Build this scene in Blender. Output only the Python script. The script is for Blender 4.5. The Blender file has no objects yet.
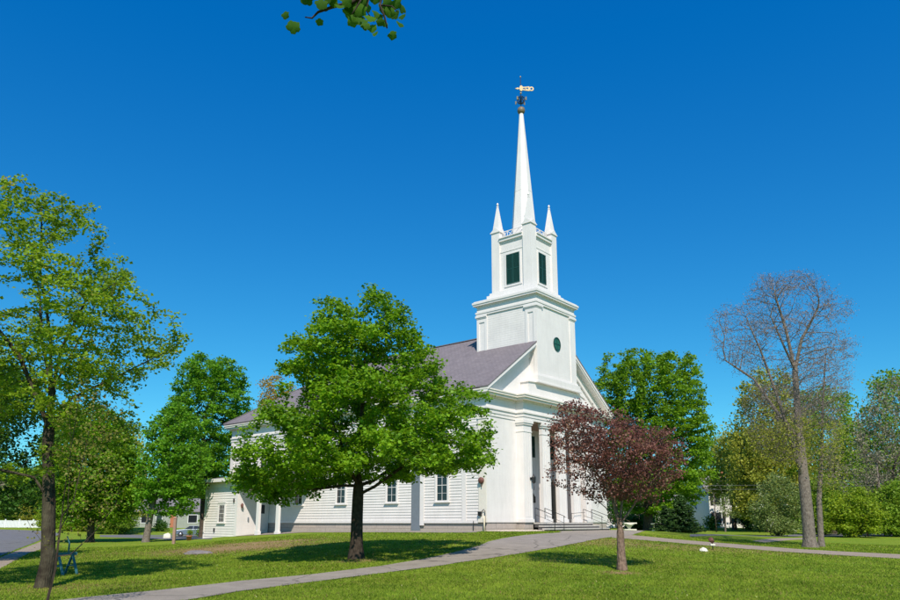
import bpy, bmesh, math, random
import numpy as np
from mathutils import Vector, Matrix, noise as mnoise
from mathutils.geometry import delaunay_2d_cdt

rad = math.radians
scn = bpy.context.scene
COL = scn.collection
random.seed(7)
RNG = np.random.default_rng(11)

# ------------------------------------------------------------------ camera model
F, CY, HY, CX = 722.0, 372.0, 522.5, 450.0      # pixels of a 900 x 600 picture
PITCH = math.atan((HY - CY) / F)
cp, sp = math.cos(PITCH), math.sin(PITCH)
EYE = 1.65


def ray(px, py):
    v = (CY - py) / F
    return (px - CX) / F, cp - v * sp, sp + v * cp


def at(px, py, Y):
    u, f, z = ray(px, py)
    return Vector((u / f * Y, Y, EYE + z / f * Y))


# church frame: x = along the front (left to right), y = along the side (front to back)
AR = rad(40)
Rv = Vector((math.sin(AR), math.cos(AR), 0))
Lv = Vector((-math.cos(AR), math.sin(AR), 0))
C0 = Vector((37 / math.hypot(F, HY - CY) * 46.0, 46.0, 0))


def ch(x, y, z=0.0):
    return C0 + Rv * x + Lv * y + Vector((0, 0, z))


# ------------------------------------------------------------------ terrain
ctrl = [(0, 0, 0), (-12, 2, 0), (12, 2, 0), (-30, -10, 0), (30, -10, 0), (0, -30, 0),
        (0, 15, .06), (9, 14, .08), (-9, 13, .0)]


def pc(px, py, z):
    u, f, up = ray(px, py)
    k = (z - EYE) / up
    ctrl.append((u * k, f * k, z))


for q in [(620, 572, .22), (357, 560, .35), (48, 588, .02), (808, 548, .25), (450, 565, .36), (560, 548, .66),
          (606, 537, .95), (240, 580, .12), (460, 553, .55), (487, 540, .9), (0, 568, .0), (900, 557, .2),
          (700, 541, .5), (800, 536, .3), (0, 540, .1), (147, 543, .05), (175, 545, .1), (168, 538, .1),
          (190, 536.5, -.3), (120, 534, -.03), (900, 575, .1), (760, 570, .15), (195, 553, .3)]:
    pc(*q)


def pcY(px, py, Y):
    p = at(px, py, Y)
    ctrl.append((p.x, p.y, p.z))


for q in [(0, 527.6, 122), (-150, 527, 122), (160, 528, 128), (90, 530, 115), (740, 527.5, 110), (900, 532.5, 90),
          (1000, 532, 90), (650, 531.5, 66), (860, 541, 62), (1000, 548, 50), (1000, 575, 24), (-90, 575, 27),
          (-150, 545, 55)]:
    pcY(*q)
for x, y, z in [(0, -.8, 1.1), (5, -3.5, 1.05), (10, -3.5, 1.08), (16, -2, 1.1), (8, 4, 1.1), (8, 14, 1.0), (15.7, 14, .9),
                (0, 8, 1.08), (0, 16, 1.0), (0, 25, .85), (-3.2, 27, .26), (-3.1, 22.2, .56), (-3.1, 17, .84),
                (8, 29, .5), (0, 30, .3), (-8, 27, .2), (16, 28, .6)]:
    p = ch(x, y)
    ctrl.append((p.x, p.y, z))
for a in range(0, 360, 30):
    ctrl.append((300 * math.cos(rad(a)), 60 + 300 * math.sin(rad(a)), .9 if math.sin(rad(a)) > -.1 else 0.1))
CT = np.array(ctrl)
SC = 40.0


def _phi(r2):
    r = np.sqrt(r2 + .01)
    return r * 1.0


def _fit():
    P = CT[:, :2] / SC
    n = len(P)
    d2 = ((P[:, None] - P[None]) ** 2).sum(-1)
    A = np.zeros((n + 3, n + 3))
    A[:n, :n] = _phi(d2) - np.eye(n) * .03
    A[:n, n:] = np.c_[np.ones(n), P]
    A[n:, :n] = A[:n, n:].T
    return np.linalg.solve(A, np.r_[CT[:, 2], 0, 0, 0])


WT = _fit()


def gz_np(x, y):
    x = np.asarray(x, float).ravel()
    y = np.asarray(y, float).ravel()
    out = np.empty(len(x))
    n = len(CT)
    for i in range(0, len(x), 20000):
        Q = np.c_[x[i:i + 20000], y[i:i + 20000]] / SC
        d2 = ((Q[:, None] - CT[None, :, :2] / SC) ** 2).sum(-1)
        out[i:i + 20000] = _phi(d2) @ WT[:n] + WT[n] + Q @ WT[n + 1:]
    return out


def gz(x, y):
    return float(gz_np([x], [y])[0])


def gp(px, py):
    """the point of the ground seen at a pixel"""
    u, f, up = ray(px, py)
    Y = np.concatenate([np.arange(4, 60, .1), np.arange(60, 260, .5)])
    g = gz_np(u / f * Y, Y)
    h = EYE + up / f * Y - g
    i = np.argmax(h < 0)
    if h[i] >= 0:
        i = len(Y) - 1
    t = h[i - 1] / (h[i - 1] - h[i] + 1e-9)
    y = Y[i - 1] + t * (Y[i] - Y[i - 1])
    return Vector((u / f * y, y, gz(u / f * y, y)))


# ------------------------------------------------------------------ materials
def mat(name, rgb, rough=.6, var=.0, vscale=3., bump=0., bscale=40., spec=.4, metal=0., rgb2=None, coord='Object'):
    m = bpy.data.materials.new(name)
    m.use_nodes = True
    nt = m.node_tree
    b = nt.nodes['Principled BSDF']
    b.inputs['Base Color'].default_value = (*rgb, 1)
    b.inputs['Roughness'].default_value = rough
    b.inputs['Specular IOR Level'].default_value = spec
    b.inputs['Metallic'].default_value = metal
    tc = nt.nodes.new('ShaderNodeTexCoord')
    if var > 0 or rgb2:
        n = nt.nodes.new('ShaderNodeTexNoise')
        n.inputs['Scale'].default_value = vscale
        n.inputs['Detail'].default_value = 6
        n.inputs['Roughness'].default_value = .65
        nt.links.new(tc.outputs[coord], n.inputs['Vector'])
        r = nt.nodes.new('ShaderNodeValToRGB')
        r.color_ramp.elements[0].position = .32
        r.color_ramp.elements[1].position = .68
        lo = rgb2 or tuple(c * (1 - var) for c in rgb)
        r.color_ramp.elements[0].color = (*lo, 1)
        r.color_ramp.elements[1].color = (*(tuple(min(1, c * (1 + var * .5)) for c in rgb)), 1)
        nt.links.new(n.outputs['Fac'], r.inputs[0])
        nt.links.new(r.outputs[0], b.inputs['Base Color'])
    if bump > 0:
        n2 = nt.nodes.new('ShaderNodeTexNoise')
        n2.inputs['Scale'].default_value = bscale
        n2.inputs['Detail'].default_value = 4
        nt.links.new(tc.outputs[coord], n2.inputs['Vector'])
        bp = nt.nodes.new('ShaderNodeBump')
        bp.inputs['Strength'].default_value = bump
        bp.inputs['Distance'].default_value = .02
        nt.links.new(n2.outputs['Fac'], bp.inputs['Height'])
        nt.links.new(bp.outputs[0], b.inputs['Normal'])
    return m


def board_mat(name, rgb, pitch=.16, var=.06):
    """white painted flush boards: thin dark joints + blotchy weathering"""
    m = mat(name, rgb, .55, var, 1.1)
    nt = m.node_tree
    b = nt.nodes['Principled BSDF']
    tc = nt.nodes.new('ShaderNodeTexCoord')
    sx = nt.nodes.new('ShaderNodeSeparateXYZ')
    nt.links.new(tc.outputs['Object'], sx.inputs[0])
    d = nt.nodes.new('ShaderNodeMath'); d.operation = 'DIVIDE'; d.inputs[1].default_value = pitch
    nt.links.new(sx.outputs['Z'], d.inputs[0])
    fr = nt.nodes.new('ShaderNodeMath'); fr.operation = 'FRACT'
    nt.links.new(d.outputs[0], fr.inputs[0])
    st = nt.nodes.new('ShaderNodeMath'); st.operation = 'GREATER_THAN'; st.inputs[1].default_value = .05
    nt.links.new(fr.outputs[0], st.inputs[0])
    bp = nt.nodes.new('ShaderNodeBump')
    bp.inputs['Strength'].default_value = .5
    bp.inputs['Distance'].default_value = .006
    nt.links.new(st.outputs[0], bp.inputs['Height'])
    nt.links.new(bp.outputs[0], b.inputs['Normal'])
    return m


def leaf_mat(name, c1, c2, trans=.45, rough=.5, c3=None):
    m = bpy.data.materials.new(name)
    m.use_nodes = True
    nt = m.node_tree
    for n in list(nt.nodes):
        nt.nodes.remove(n)
    out = nt.nodes.new('ShaderNodeOutputMaterial')
    geo = nt.nodes.new('ShaderNodeNewGeometry')
    r = nt.nodes.new('ShaderNodeValToRGB')
    r.color_ramp.elements[0].color = (*c1, 1)
    r.color_ramp.elements[1].color = (*c2, 1)
    if c3:
        r.color_ramp.elements[1].position = .9
        e = r.color_ramp.elements.new(.97)
        e.color = (*c3, 1)
    # per-leaf value blended with a slow drift through the crown
    tc = nt.nodes.new('ShaderNodeTexCoord')
    nz = nt.nodes.new('ShaderNodeTexNoise')
    nz.inputs['Scale'].default_value = .9
    nz.inputs['Detail'].default_value = 2
    nt.links.new(tc.outputs['Object'], nz.inputs['Vector'])
    mx = nt.nodes.new('ShaderNodeMath'); mx.operation = 'MULTIPLY_ADD'
    mx.inputs[1].default_value = .55
    nt.links.new(geo.outputs['Random Per Island'], mx.inputs[0])
    ms = nt.nodes.new('ShaderNodeMath'); ms.operation = 'MULTIPLY_ADD'
    ms.inputs[1].default_value = 1.5; ms.inputs[2].default_value = -.52
    nt.links.new(nz.outputs['Fac'], ms.inputs[0])
    nt.links.new(ms.outputs[0], mx.inputs[2])
    nt.links.new(mx.outputs[0], r.inputs[0])
    p = nt.nodes.new('ShaderNodeBsdfPrincipled')
    p.inputs['Roughness'].default_value = rough
    p.inputs['Specular IOR Level'].default_value = .3
    nt.links.new(r.outputs[0], p.inputs['Base Color'])
    t = nt.nodes.new('ShaderNodeBsdfTranslucent')
    hs = nt.nodes.new('ShaderNodeHueSaturation')
    hs.inputs['Hue'].default_value = .485
    hs.inputs['Value'].default_value = 1.5
    nt.links.new(r.outputs[0], hs.inputs['Color'])
    nt.links.new(hs.outputs[0], t.inputs['Color'])
    ad = nt.nodes.new('ShaderNodeMixShader')
    ad.inputs[0].default_value = trans
    nt.links.new(p.outputs[0], ad.inputs[1])
    nt.links.new(t.outputs[0], ad.inputs[2])
    nt.links.new(ad.outputs[0], out.inputs['Surface'])
    return m


def bark_mat(name, c1, c2, sc=9.):
    m = mat(name, c1, .9, .0, sc, rgb2=c2, spec=.1)
    nt = m.node_tree
    b = nt.nodes['Principled BSDF']
    tc = nt.nodes.new('ShaderNodeTexCoord')
    mp = nt.nodes.new('ShaderNodeMapping')
    mp.inputs['Scale'].default_value = (14, 14, 2.2)
    nt.links.new(tc.outputs['Object'], mp.inputs[0])
    v = nt.nodes.new('ShaderNodeTexVoronoi')
    v.inputs['Scale'].default_value = 1.2
    v.feature = 'DISTANCE_TO_EDGE'
    nt.links.new(mp.outputs[0], v.inputs['Vector'])
    bp = nt.nodes.new('ShaderNodeBump')
    bp.inputs['Strength'].default_value = .9
    bp.inputs['Distance'].default_value = .05
    nt.links.new(v.outputs['Distance'], bp.inputs['Height'])
    nt.links.new(bp.outputs[0], b.inputs['Normal'])
    return m


def brick_mat(name, c1, c2, mortar, w, h, msize=.01, rough=.8, axis='side', bump=.4, var=.3, vs=6):
    """running-bond pattern in object space; axis picks the horizontal direction"""
    m = bpy.data.materials.new(name)
    m.use_nodes = True
    nt = m.node_tree
    b = nt.nodes['Principled BSDF']
    b.inputs['Roughness'].default_value = rough
    b.inputs['Specular IOR Level'].default_value = .2
    tc = nt.nodes.new('ShaderNodeTexCoord')
    sx = nt.nodes.new('ShaderNodeSeparateXYZ')
    nt.links.new(tc.outputs['Object'], sx.inputs[0])
    ad = nt.nodes.new('ShaderNodeMath')
    ad.operation = 'ADD'
    nt.links.new(sx.outputs['X'], ad.inputs[0])
    nt.links.new(sx.outputs['Y'], ad.inputs[1])
    cb = nt.nodes.new('ShaderNodeCombineXYZ')
    if axis == 'roof':
        nt.links.new(sx.outputs['Y'], cb.inputs[0])
    else:
        nt.links.new(ad.outputs[0], cb.inputs[0])
    nt.links.new(sx.outputs['Z'], cb.inputs[1])
    br = nt.nodes.new('ShaderNodeTexBrick')
    br.inputs['Scale'].default_value = 1
    br.inputs['Brick Width'].default_value = w
    br.inputs['Row Height'].default_value = h
    br.inputs['Mortar Size'].default_value = msize
    br.inputs['Mortar Smooth'].default_value = .3
    br.inputs['Color1'].default_value = (*c1, 1)
    br.inputs['Color2'].default_value = (*c2, 1)
    br.inputs['Mortar'].default_value = (*mortar, 1)
    nt.links.new(cb.outputs[0], br.inputs['Vector'])
    nz = nt.nodes.new('ShaderNodeTexNoise')
    nz.inputs['Scale'].default_value = vs
    nz.inputs['Detail'].default_value = 8
    nz.inputs['Roughness'].default_value = .7
    nt.links.new(tc.outputs['Object'], nz.inputs['Vector'])
    rp = nt.nodes.new('ShaderNodeMapRange')
    rp.inputs[1].default_value = .3; rp.inputs[2].default_value = .7
    rp.inputs[3].default_value = 1 - var; rp.inputs[4].default_value = 1 + var * .5
    nt.links.new(nz.outputs['Fac'], rp.inputs[0])
    mu = nt.nodes.new('ShaderNodeMix'); mu.data_type = 'RGBA'; mu.blend_type = 'MULTIPLY'
    mu.inputs[0].default_value = 1
    nt.links.new(br.outputs['Color'], mu.inputs[6])
    nt.links.new(rp.outputs[0], mu.inputs[7])
    nt.links.new(mu.outputs[2], b.inputs['Base Color'])
    bp = nt.nodes.new('ShaderNodeBump')
    bp.inputs['Strength'].default_value = bump
    bp.inputs['Distance'].default_value = .01
    bp.invert = True
    nt.links.new(br.outputs['Fac'], bp.inputs['Height'])
    nt.links.new(bp.outputs[0], b.inputs['Normal'])
    return m


M = {}
M['white'] = mat('white_paint', (.765, .73, .72), .5, .05, .8, .12, 30)
M['clap'] = mat('white_clapboard_paint', (.755, .72, .705), .55, .08, .9)
M['flush'] = board_mat('white_flush_boards', (.765, .73, .722), .19)
M['cream'] = mat('warm_white_trim', (.77, .72, .65), .5, .05, 1.5)
M['roof'] = brick_mat('grey_purple_shingles', (.222, .195, .213), (.190, .168, .186), (.13, .115, .125), .34, .13, .012, .85, 'roof', .5, .16, 1.2)
M['granite'] = brick_mat('granite_blocks', (.47, .40, .36), (.42, .365, .34), (.22, .19, .17), 2.2, .62, .012, .8, 'side', .5, .22, 9)
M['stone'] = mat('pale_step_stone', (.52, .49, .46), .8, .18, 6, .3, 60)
M['riser'] = mat('shaded_riser_stone', (.10, .09, .095), .85, .3, 6)  # near-black colour paints in the shadow beneath each tread
M['green'] = mat('dark_green_paint', (.012, .06, .05), .5, .15, 8)
M['green2'] = mat('bronze_green', (.02, .12, .085), .5, .2, 8)
M['door'] = mat('door_dark_paint', (.055, .06, .055), .4, .2, 5)
M['glass'] = mat('window_glass', (.018, .022, .028), .06, spec=.6)
M['black'] = mat('black_iron', (.015, .015, .016), .45)
M['grey'] = mat('grey_blue_panel', (.17, .20, .235), .6, .08, 3)
M['ceil'] = mat('beadboard_ceiling', (.36, .24, .17), .7, .1, 6)
M['rust'] = mat('rusty_red_metal', (.16, .065, .05), .6, .3, 14)
M['gold'] = mat('gilded_metal', (.42, .34, .20), .6, .15, 9, metal=.4)
M['darkblue'] = mat('blue_black_iron', (.012, .035, .085), .5)
M['bronze'] = mat('dull_bronze', (.18, .14, .09), .5)
M['asphalt'] = mat('path_asphalt', (.305, .27, .235), .95, .18, 1.6, .5, 90, .15, coord='Generated')
M['road'] = mat('road_asphalt', (.17, .17, .18), .95, .16, 1.1, .4, 60, .15)
M['tan'] = mat('worn_tan_path', (.33, .27, .215), .95, .2, 1.5, .4, 60, .15)
for k in ('asphalt', 'road', 'tan'):
    nt = M[k].node_tree
    for n in nt.nodes:
        if n.type == 'TEX_COORD':
            for l in list(nt.links):
                if l.from_node == n:
                    ts = l.to_socket
                    nt.links.new(n.outputs['Object'], ts)
M['gravel'] = mat('crushed_pale_stone', (.55, .47, .39), .9, .4, 14, .8, 40)
M['mulch'] = mat('root_mulch', (.16, .11, .085), .95, .4, 14, .8, 30)
M['terracotta'] = mat('terracotta', (.42, .16, .09), .8, .15, 8)
M['wood'] = mat('weathered_post_wood', (.32, .20, .155), .8, .2, 7)
M['bluepaint'] = mat('blue_green_paint', (.05, .17, .20), .55, .2, 7)
M['greyrock'] = mat('grey_flat_rock', (.20, .18, .18), .9, .3, 6, .6, 20)
M['whiterock'] = mat('white_rock', (.68, .68, .60), .8, .15, 6, .4, 20)
M['carpaint'] = mat('silver_blue_car_paint', (.13, .18, .24), .35, spec=.4, metal=.1)
M['rubber'] = mat('rubber', (.02, .02, .02), .8)
M['chrome'] = mat('alloy', (.5, .5, .52), .3, metal=.8)
M['red'] = mat('red_lens', (.4, .02, .015), .3)
M['lens'] = mat('headlamp_lens', (.6, .62, .65), .15)
M['sage'] = mat('sage_house_siding', (.30, .33, .30), .7, .1, 2)
M['greyroof'] = mat('grey_house_roof', (.20, .19, .20), .85, .2, 2)
M['housewhite'] = mat('white_house_siding', (.70, .69, .68), .6, .08, 2)
M['fence'] = mat('white_vinyl', (.72, .74, .78), .5, .04, 4)
M['wire'] = mat('utility_wire', (.22, .22, .23), .6)


def add_cracks(m, scale=.55, strength=.45):
    nt = m.node_tree
    b = nt.nodes['Principled BSDF']
    src = b.inputs['Base Color'].links[0].from_socket
    tc = nt.nodes.new('ShaderNodeTexCoord')
    n = nt.nodes.new('ShaderNodeTexNoise'); n.inputs['Scale'].default_value = 1.3; n.inputs['Detail'].default_value = 5
    nt.links.new(tc.outputs['Object'], n.inputs['Vector'])
    mx = nt.nodes.new('ShaderNodeMix'); mx.data_type = 'VECTOR'; mx.inputs[0].default_value = .35
    nt.links.new(tc.outputs['Object'], mx.inputs[4]); nt.links.new(n.outputs['Color'], mx.inputs[5])
    v = nt.nodes.new('ShaderNodeTexVoronoi'); v.feature = 'DISTANCE_TO_EDGE'; v.inputs['Scale'].default_value = scale
    nt.links.new(mx.outputs[1], v.inputs['Vector'])
    r = nt.nodes.new('ShaderNodeMapRange'); r.inputs[1].default_value = .003; r.inputs[2].default_value = .012
    r.inputs[3].default_value = 1 - strength; r.inputs[4].default_value = 1
    nt.links.new(v.outputs['Distance'], r.inputs[0])
    g = nt.nodes.new('ShaderNodeTexNoise'); g.inputs['Scale'].default_value = 55; g.inputs['Detail'].default_value = 2
    nt.links.new(tc.outputs['Object'], g.inputs['Vector'])
    gr = nt.nodes.new('ShaderNodeMapRange'); gr.inputs[1].default_value = .3; gr.inputs[2].default_value = .7
    gr.inputs[3].default_value = .8; gr.inputs[4].default_value = 1.15
    nt.links.new(g.outputs[0], gr.inputs[0])
    m1 = nt.nodes.new('ShaderNodeMath'); m1.operation = 'MULTIPLY'
    nt.links.new(r.outputs[0], m1.inputs[0]); nt.links.new(gr.outputs[0], m1.inputs[1])
    mu = nt.nodes.new('ShaderNodeMix'); mu.data_type = 'RGBA'; mu.blend_type = 'MULTIPLY'; mu.inputs[0].default_value = 1
    nt.links.new(src, mu.inputs[6]); nt.links.new(m1.outputs[0], mu.inputs[7])
    nt.links.new(mu.outputs[2], b.inputs['Base Color'])


def add_streaks(m, amt=.075):
    nt = m.node_tree
    b = nt.nodes['Principled BSDF']
    src = b.inputs['Base Color'].links[0].from_socket
    tc = nt.nodes.new('ShaderNodeTexCoord')
    mp = nt.nodes.new('ShaderNodeMapping'); mp.inputs['Scale'].default_value = (2.6, 2.6, .28)
    nt.links.new(tc.outputs['Object'], mp.inputs[0])
    n = nt.nodes.new('ShaderNodeTexNoise'); n.inputs['Scale'].default_value = 1.6; n.inputs['Detail'].default_value = 9; n.inputs['Roughness'].default_value = .72
    nt.links.new(mp.outputs[0], n.inputs['Vector'])
    r = nt.nodes.new('ShaderNodeMapRange'); r.inputs[1].default_value = .42; r.inputs[2].default_value = .72
    r.inputs[3].default_value = 1; r.inputs[4].default_value = 1 - amt
    nt.links.new(n.outputs[0], r.inputs[0])
    mu = nt.nodes.new('ShaderNodeMix'); mu.data_type = 'RGBA'; mu.blend_type = 'MULTIPLY'; mu.inputs[0].default_value = 1
    nt.links.new(src, mu.inputs[6]); nt.links.new(r.outputs[0], mu.inputs[7])
    nt.links.new(mu.outputs[2], b.inputs['Base Color'])


for k in ('white', 'clap', 'flush', 'cream'): add_streaks(M[k])
add_cracks(M['asphalt']); add_cracks(M['road'], .3, .3); add_cracks(M['tan'], .8, .3)
# bark
M['bark'] = bark_mat('dark_bark', (.075, .058, .045), (.028, .022, .018))
M['barkl'] = bark_mat('lichen_bark', (.10, .088, .06), (.024, .017, .014), 3.0)
M['barkp'] = bark_mat('plum_bark', (.30, .21, .16), (.10, .065, .05), 9)
M['barkg'] = bark_mat('grey_bark', (.25, .215, .185), (.11, .09, .078), 8)
M['barkb'] = bark_mat('background_bark', (.12, .095, .075), (.06, .045, .035), 6)
# foliage
M['lf_maple'] = leaf_mat('maple_leaves', (.052, .15, .006), (.25, .46, .015), .40)
M['lf_yellow'] = leaf_mat('young_yellow_green_leaves', (.07, .145, .008), (.28, .44, .022), .42, c3=(.36, .30, .05))
M['lf_sap'] = leaf_mat('olive_red_young_leaves', (.15, .10, .03), (.24, .28, .04), .4)
M['lf_plum'] = leaf_mat('purple_leaves', (.075, .026, .022), (.25, .105, .08), .28, c3=(.32, .20, .12))
M['lf_right'] = leaf_mat('bright_maple_leaves', (.06, .155, .006), (.23, .42, .016), .42)
M['lf_left'] = leaf_mat('deep_green_leaves', (0.058, 0.166, 0.010), (0.192, 0.435, 0.020), .45)
M['lf_dark'] = leaf_mat('dark_green_leaves', (0.026, 0.083, 0.010), (0.077, 0.192, 0.018), .4)
M['lf_olive'] = leaf_mat('olive_leaves', (.17, .19, .026), (.42, .45, .06), .45)
M['lf_lime'] = leaf_mat('lime_leaves', (0.128, 0.205, 0.013), (0.320, 0.435, 0.026), .45)
M['lf_mid'] = leaf_mat('mid_green_leaves', (.10, .19, .018), (.27, .42, .035), .48)
M['lf_brown'] = leaf_mat('grey_brown_buds', (.15, .135, .10), (.36, .33, .23), .3)
M['lf_bud'] = leaf_mat('greyish_buds', (.17, .13, .12), (.30, .25, .23), .2)
M['lf_orange'] = leaf_mat('orange_yellow_leaves', (.26, .20, .03), (.45, .30, .05), .4)
M['lf_bloom'] = leaf_mat('white_blossom', (.10, .15, .035), (.24, .31, .09), .35, c3=(.70, .68, .58))
M['lf_spruce'] = leaf_mat('spruce_needles', (.022, .055, .014), (.06, .13, .025), .15)
M['lf_near'] = leaf_mat('near_leaves', (.02, .075, .005), (.08, .20, .010), .45, .85)  # greens kept dark to paint in shade from a tree overhead


def grass_mat():
    m = bpy.data.materials.new('lawn_soil_and_grass')
    m.use_nodes = True
    nt = m.node_tree
    b = nt.nodes['Principled BSDF']
    b.inputs['Roughness'].default_value = .95
    b.inputs['Specular IOR Level'].default_value = .05
    tc = nt.nodes.new('ShaderNodeTexCoord')

    def nz(scale, det, rough=.6):
        n = nt.nodes.new('ShaderNodeTexNoise')
        n.inputs['Scale'].default_value = scale
        n.inputs['Detail'].default_value = det
        n.inputs['Roughness'].default_value = rough
        nt.links.new(tc.outputs['Object'], n.inputs['Vector'])
        return n

    def ramp(n, stops):
        r = nt.nodes.new('ShaderNodeValToRGB')
        r.color_ramp.elements[0].position = stops[0][0]
        r.color_ramp.elements[0].color = (*stops[0][1], 1)
        r.color_ramp.elements[1].position = stops[-1][0]
        r.color_ramp.elements[1].color = (*stops[-1][1], 1)
        for p, c in stops[1:-1]:
            e = r.color_ramp.elements.new(p)
            e.color = (*c, 1)
        nt.links.new(n.outputs[0], r.inputs[0])
        return r
    fine = ramp(nz(9., 8, .75), [(.30, (.085, .125, .014)), (.5, (.18, .26, .026)), (.72, (.29, .34, .06))])
    big = ramp(nz(.35, 4), [(.35, (.78, .95, .8)), (.65, (1.2, 1.05, 1.1))])
    mu = nt.nodes.new('ShaderNodeMix'); mu.data_type = 'RGBA'; mu.blend_type = 'MULTIPLY'
    mu.inputs[0].default_value = 1
    nt.links.new(fine.outputs[0], mu.inputs[6])
    nt.links.new(big.outputs[0], mu.inputs[7])
    dryc = ramp(nz(7., 6, .7), [(.3, (.17, .13, .045)), (.7, (.42, .29, .16))])
    at_ = nt.nodes.new('ShaderNodeAttribute'); at_.attribute_name = 'dry'
    n2 = nz(1.6, 6, .7)
    mm = nt.nodes.new('ShaderNodeMath'); mm.operation = 'MULTIPLY_ADD'
    mm.inputs[1].default_value = 2.2; mm.inputs[2].default_value = -1.1
    nt.links.new(n2.outputs[0], mm.inputs[0])
    a2 = nt.nodes.new('ShaderNodeMath'); a2.operation = 'MULTIPLY_ADD'; a2.use_clamp = True
    a2.inputs[1].default_value = 1.7
    nt.links.new(at_.outputs['Fac'], a2.inputs[0])
    ax = nt.nodes.new('ShaderNodeMath'); ax.operation = 'MULTIPLY'
    nt.links.new(mm.outputs[0], ax.inputs[0]); nt.links.new(at_.outputs['Fac'], ax.inputs[1])
    nt.links.new(ax.outputs[0], a2.inputs[2])
    mx = nt.nodes.new('ShaderNodeMix'); mx.data_type = 'RGBA'
    nt.links.new(a2.outputs[0], mx.inputs[0])
    nt.links.new(mu.outputs[2], mx.inputs[6])
    nt.links.new(dryc.outputs[0], mx.inputs[7])
    nt.links.new(mx.outputs[2], b.inputs['Base Color'])
    bp = nt.nodes.new('ShaderNodeBump')
    bp.inputs['Strength'].default_value = .8
    bp.inputs['Distance'].default_value = .05
    n3 = nz(22., 5, .8)
    nt.links.new(n3.outputs[0], bp.inputs['Height'])
    nt.links.new(bp.outputs[0], b.inputs['Normal'])
    return m


def blade_mat():
    m = bpy.data.materials.new('grass_blades')
    m.use_nodes = True
    nt = m.node_tree
    for n in list(nt.nodes):
        nt.nodes.remove(n)
    out = nt.nodes.new('ShaderNodeOutputMaterial')
    ca = nt.nodes.new('ShaderNodeAttribute'); ca.attribute_name = 'tint'
    d = nt.nodes.new('ShaderNodeBsdfDiffuse')
    t = nt.nodes.new('ShaderNodeBsdfTranslucent')
    nt.links.new(ca.outputs['Color'], d.inputs[0])
    nt.links.new(ca.outputs['Color'], t.inputs[0])
    x = nt.nodes.new('ShaderNodeMixShader'); x.inputs[0].default_value = .35
    nt.links.new(d.outputs[0], x.inputs[1]); nt.links.new(t.outputs[0], x.inputs[2])
    nt.links.new(x.outputs[0], out.inputs[0])
    return m


M['grass'] = grass_mat()
M['blade'] = blade_mat()


# ------------------------------------------------------------------ object helpers
def tag(o, label=None, cat=None, group=None, kind=None):
    if label: o['label'] = label
    if cat: o['category'] = cat
    if group: o['group'] = group
    if kind: o['kind'] = kind
    return o


def empty(name, loc, rz=0., **kw):
    o = bpy.data.objects.new(name, None)
    COL.objects.link(o)
    o.location = loc
    o.rotation_euler = (0, 0, rz)
    o.empty_display_size = .3
    return tag(o, **kw)


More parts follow.
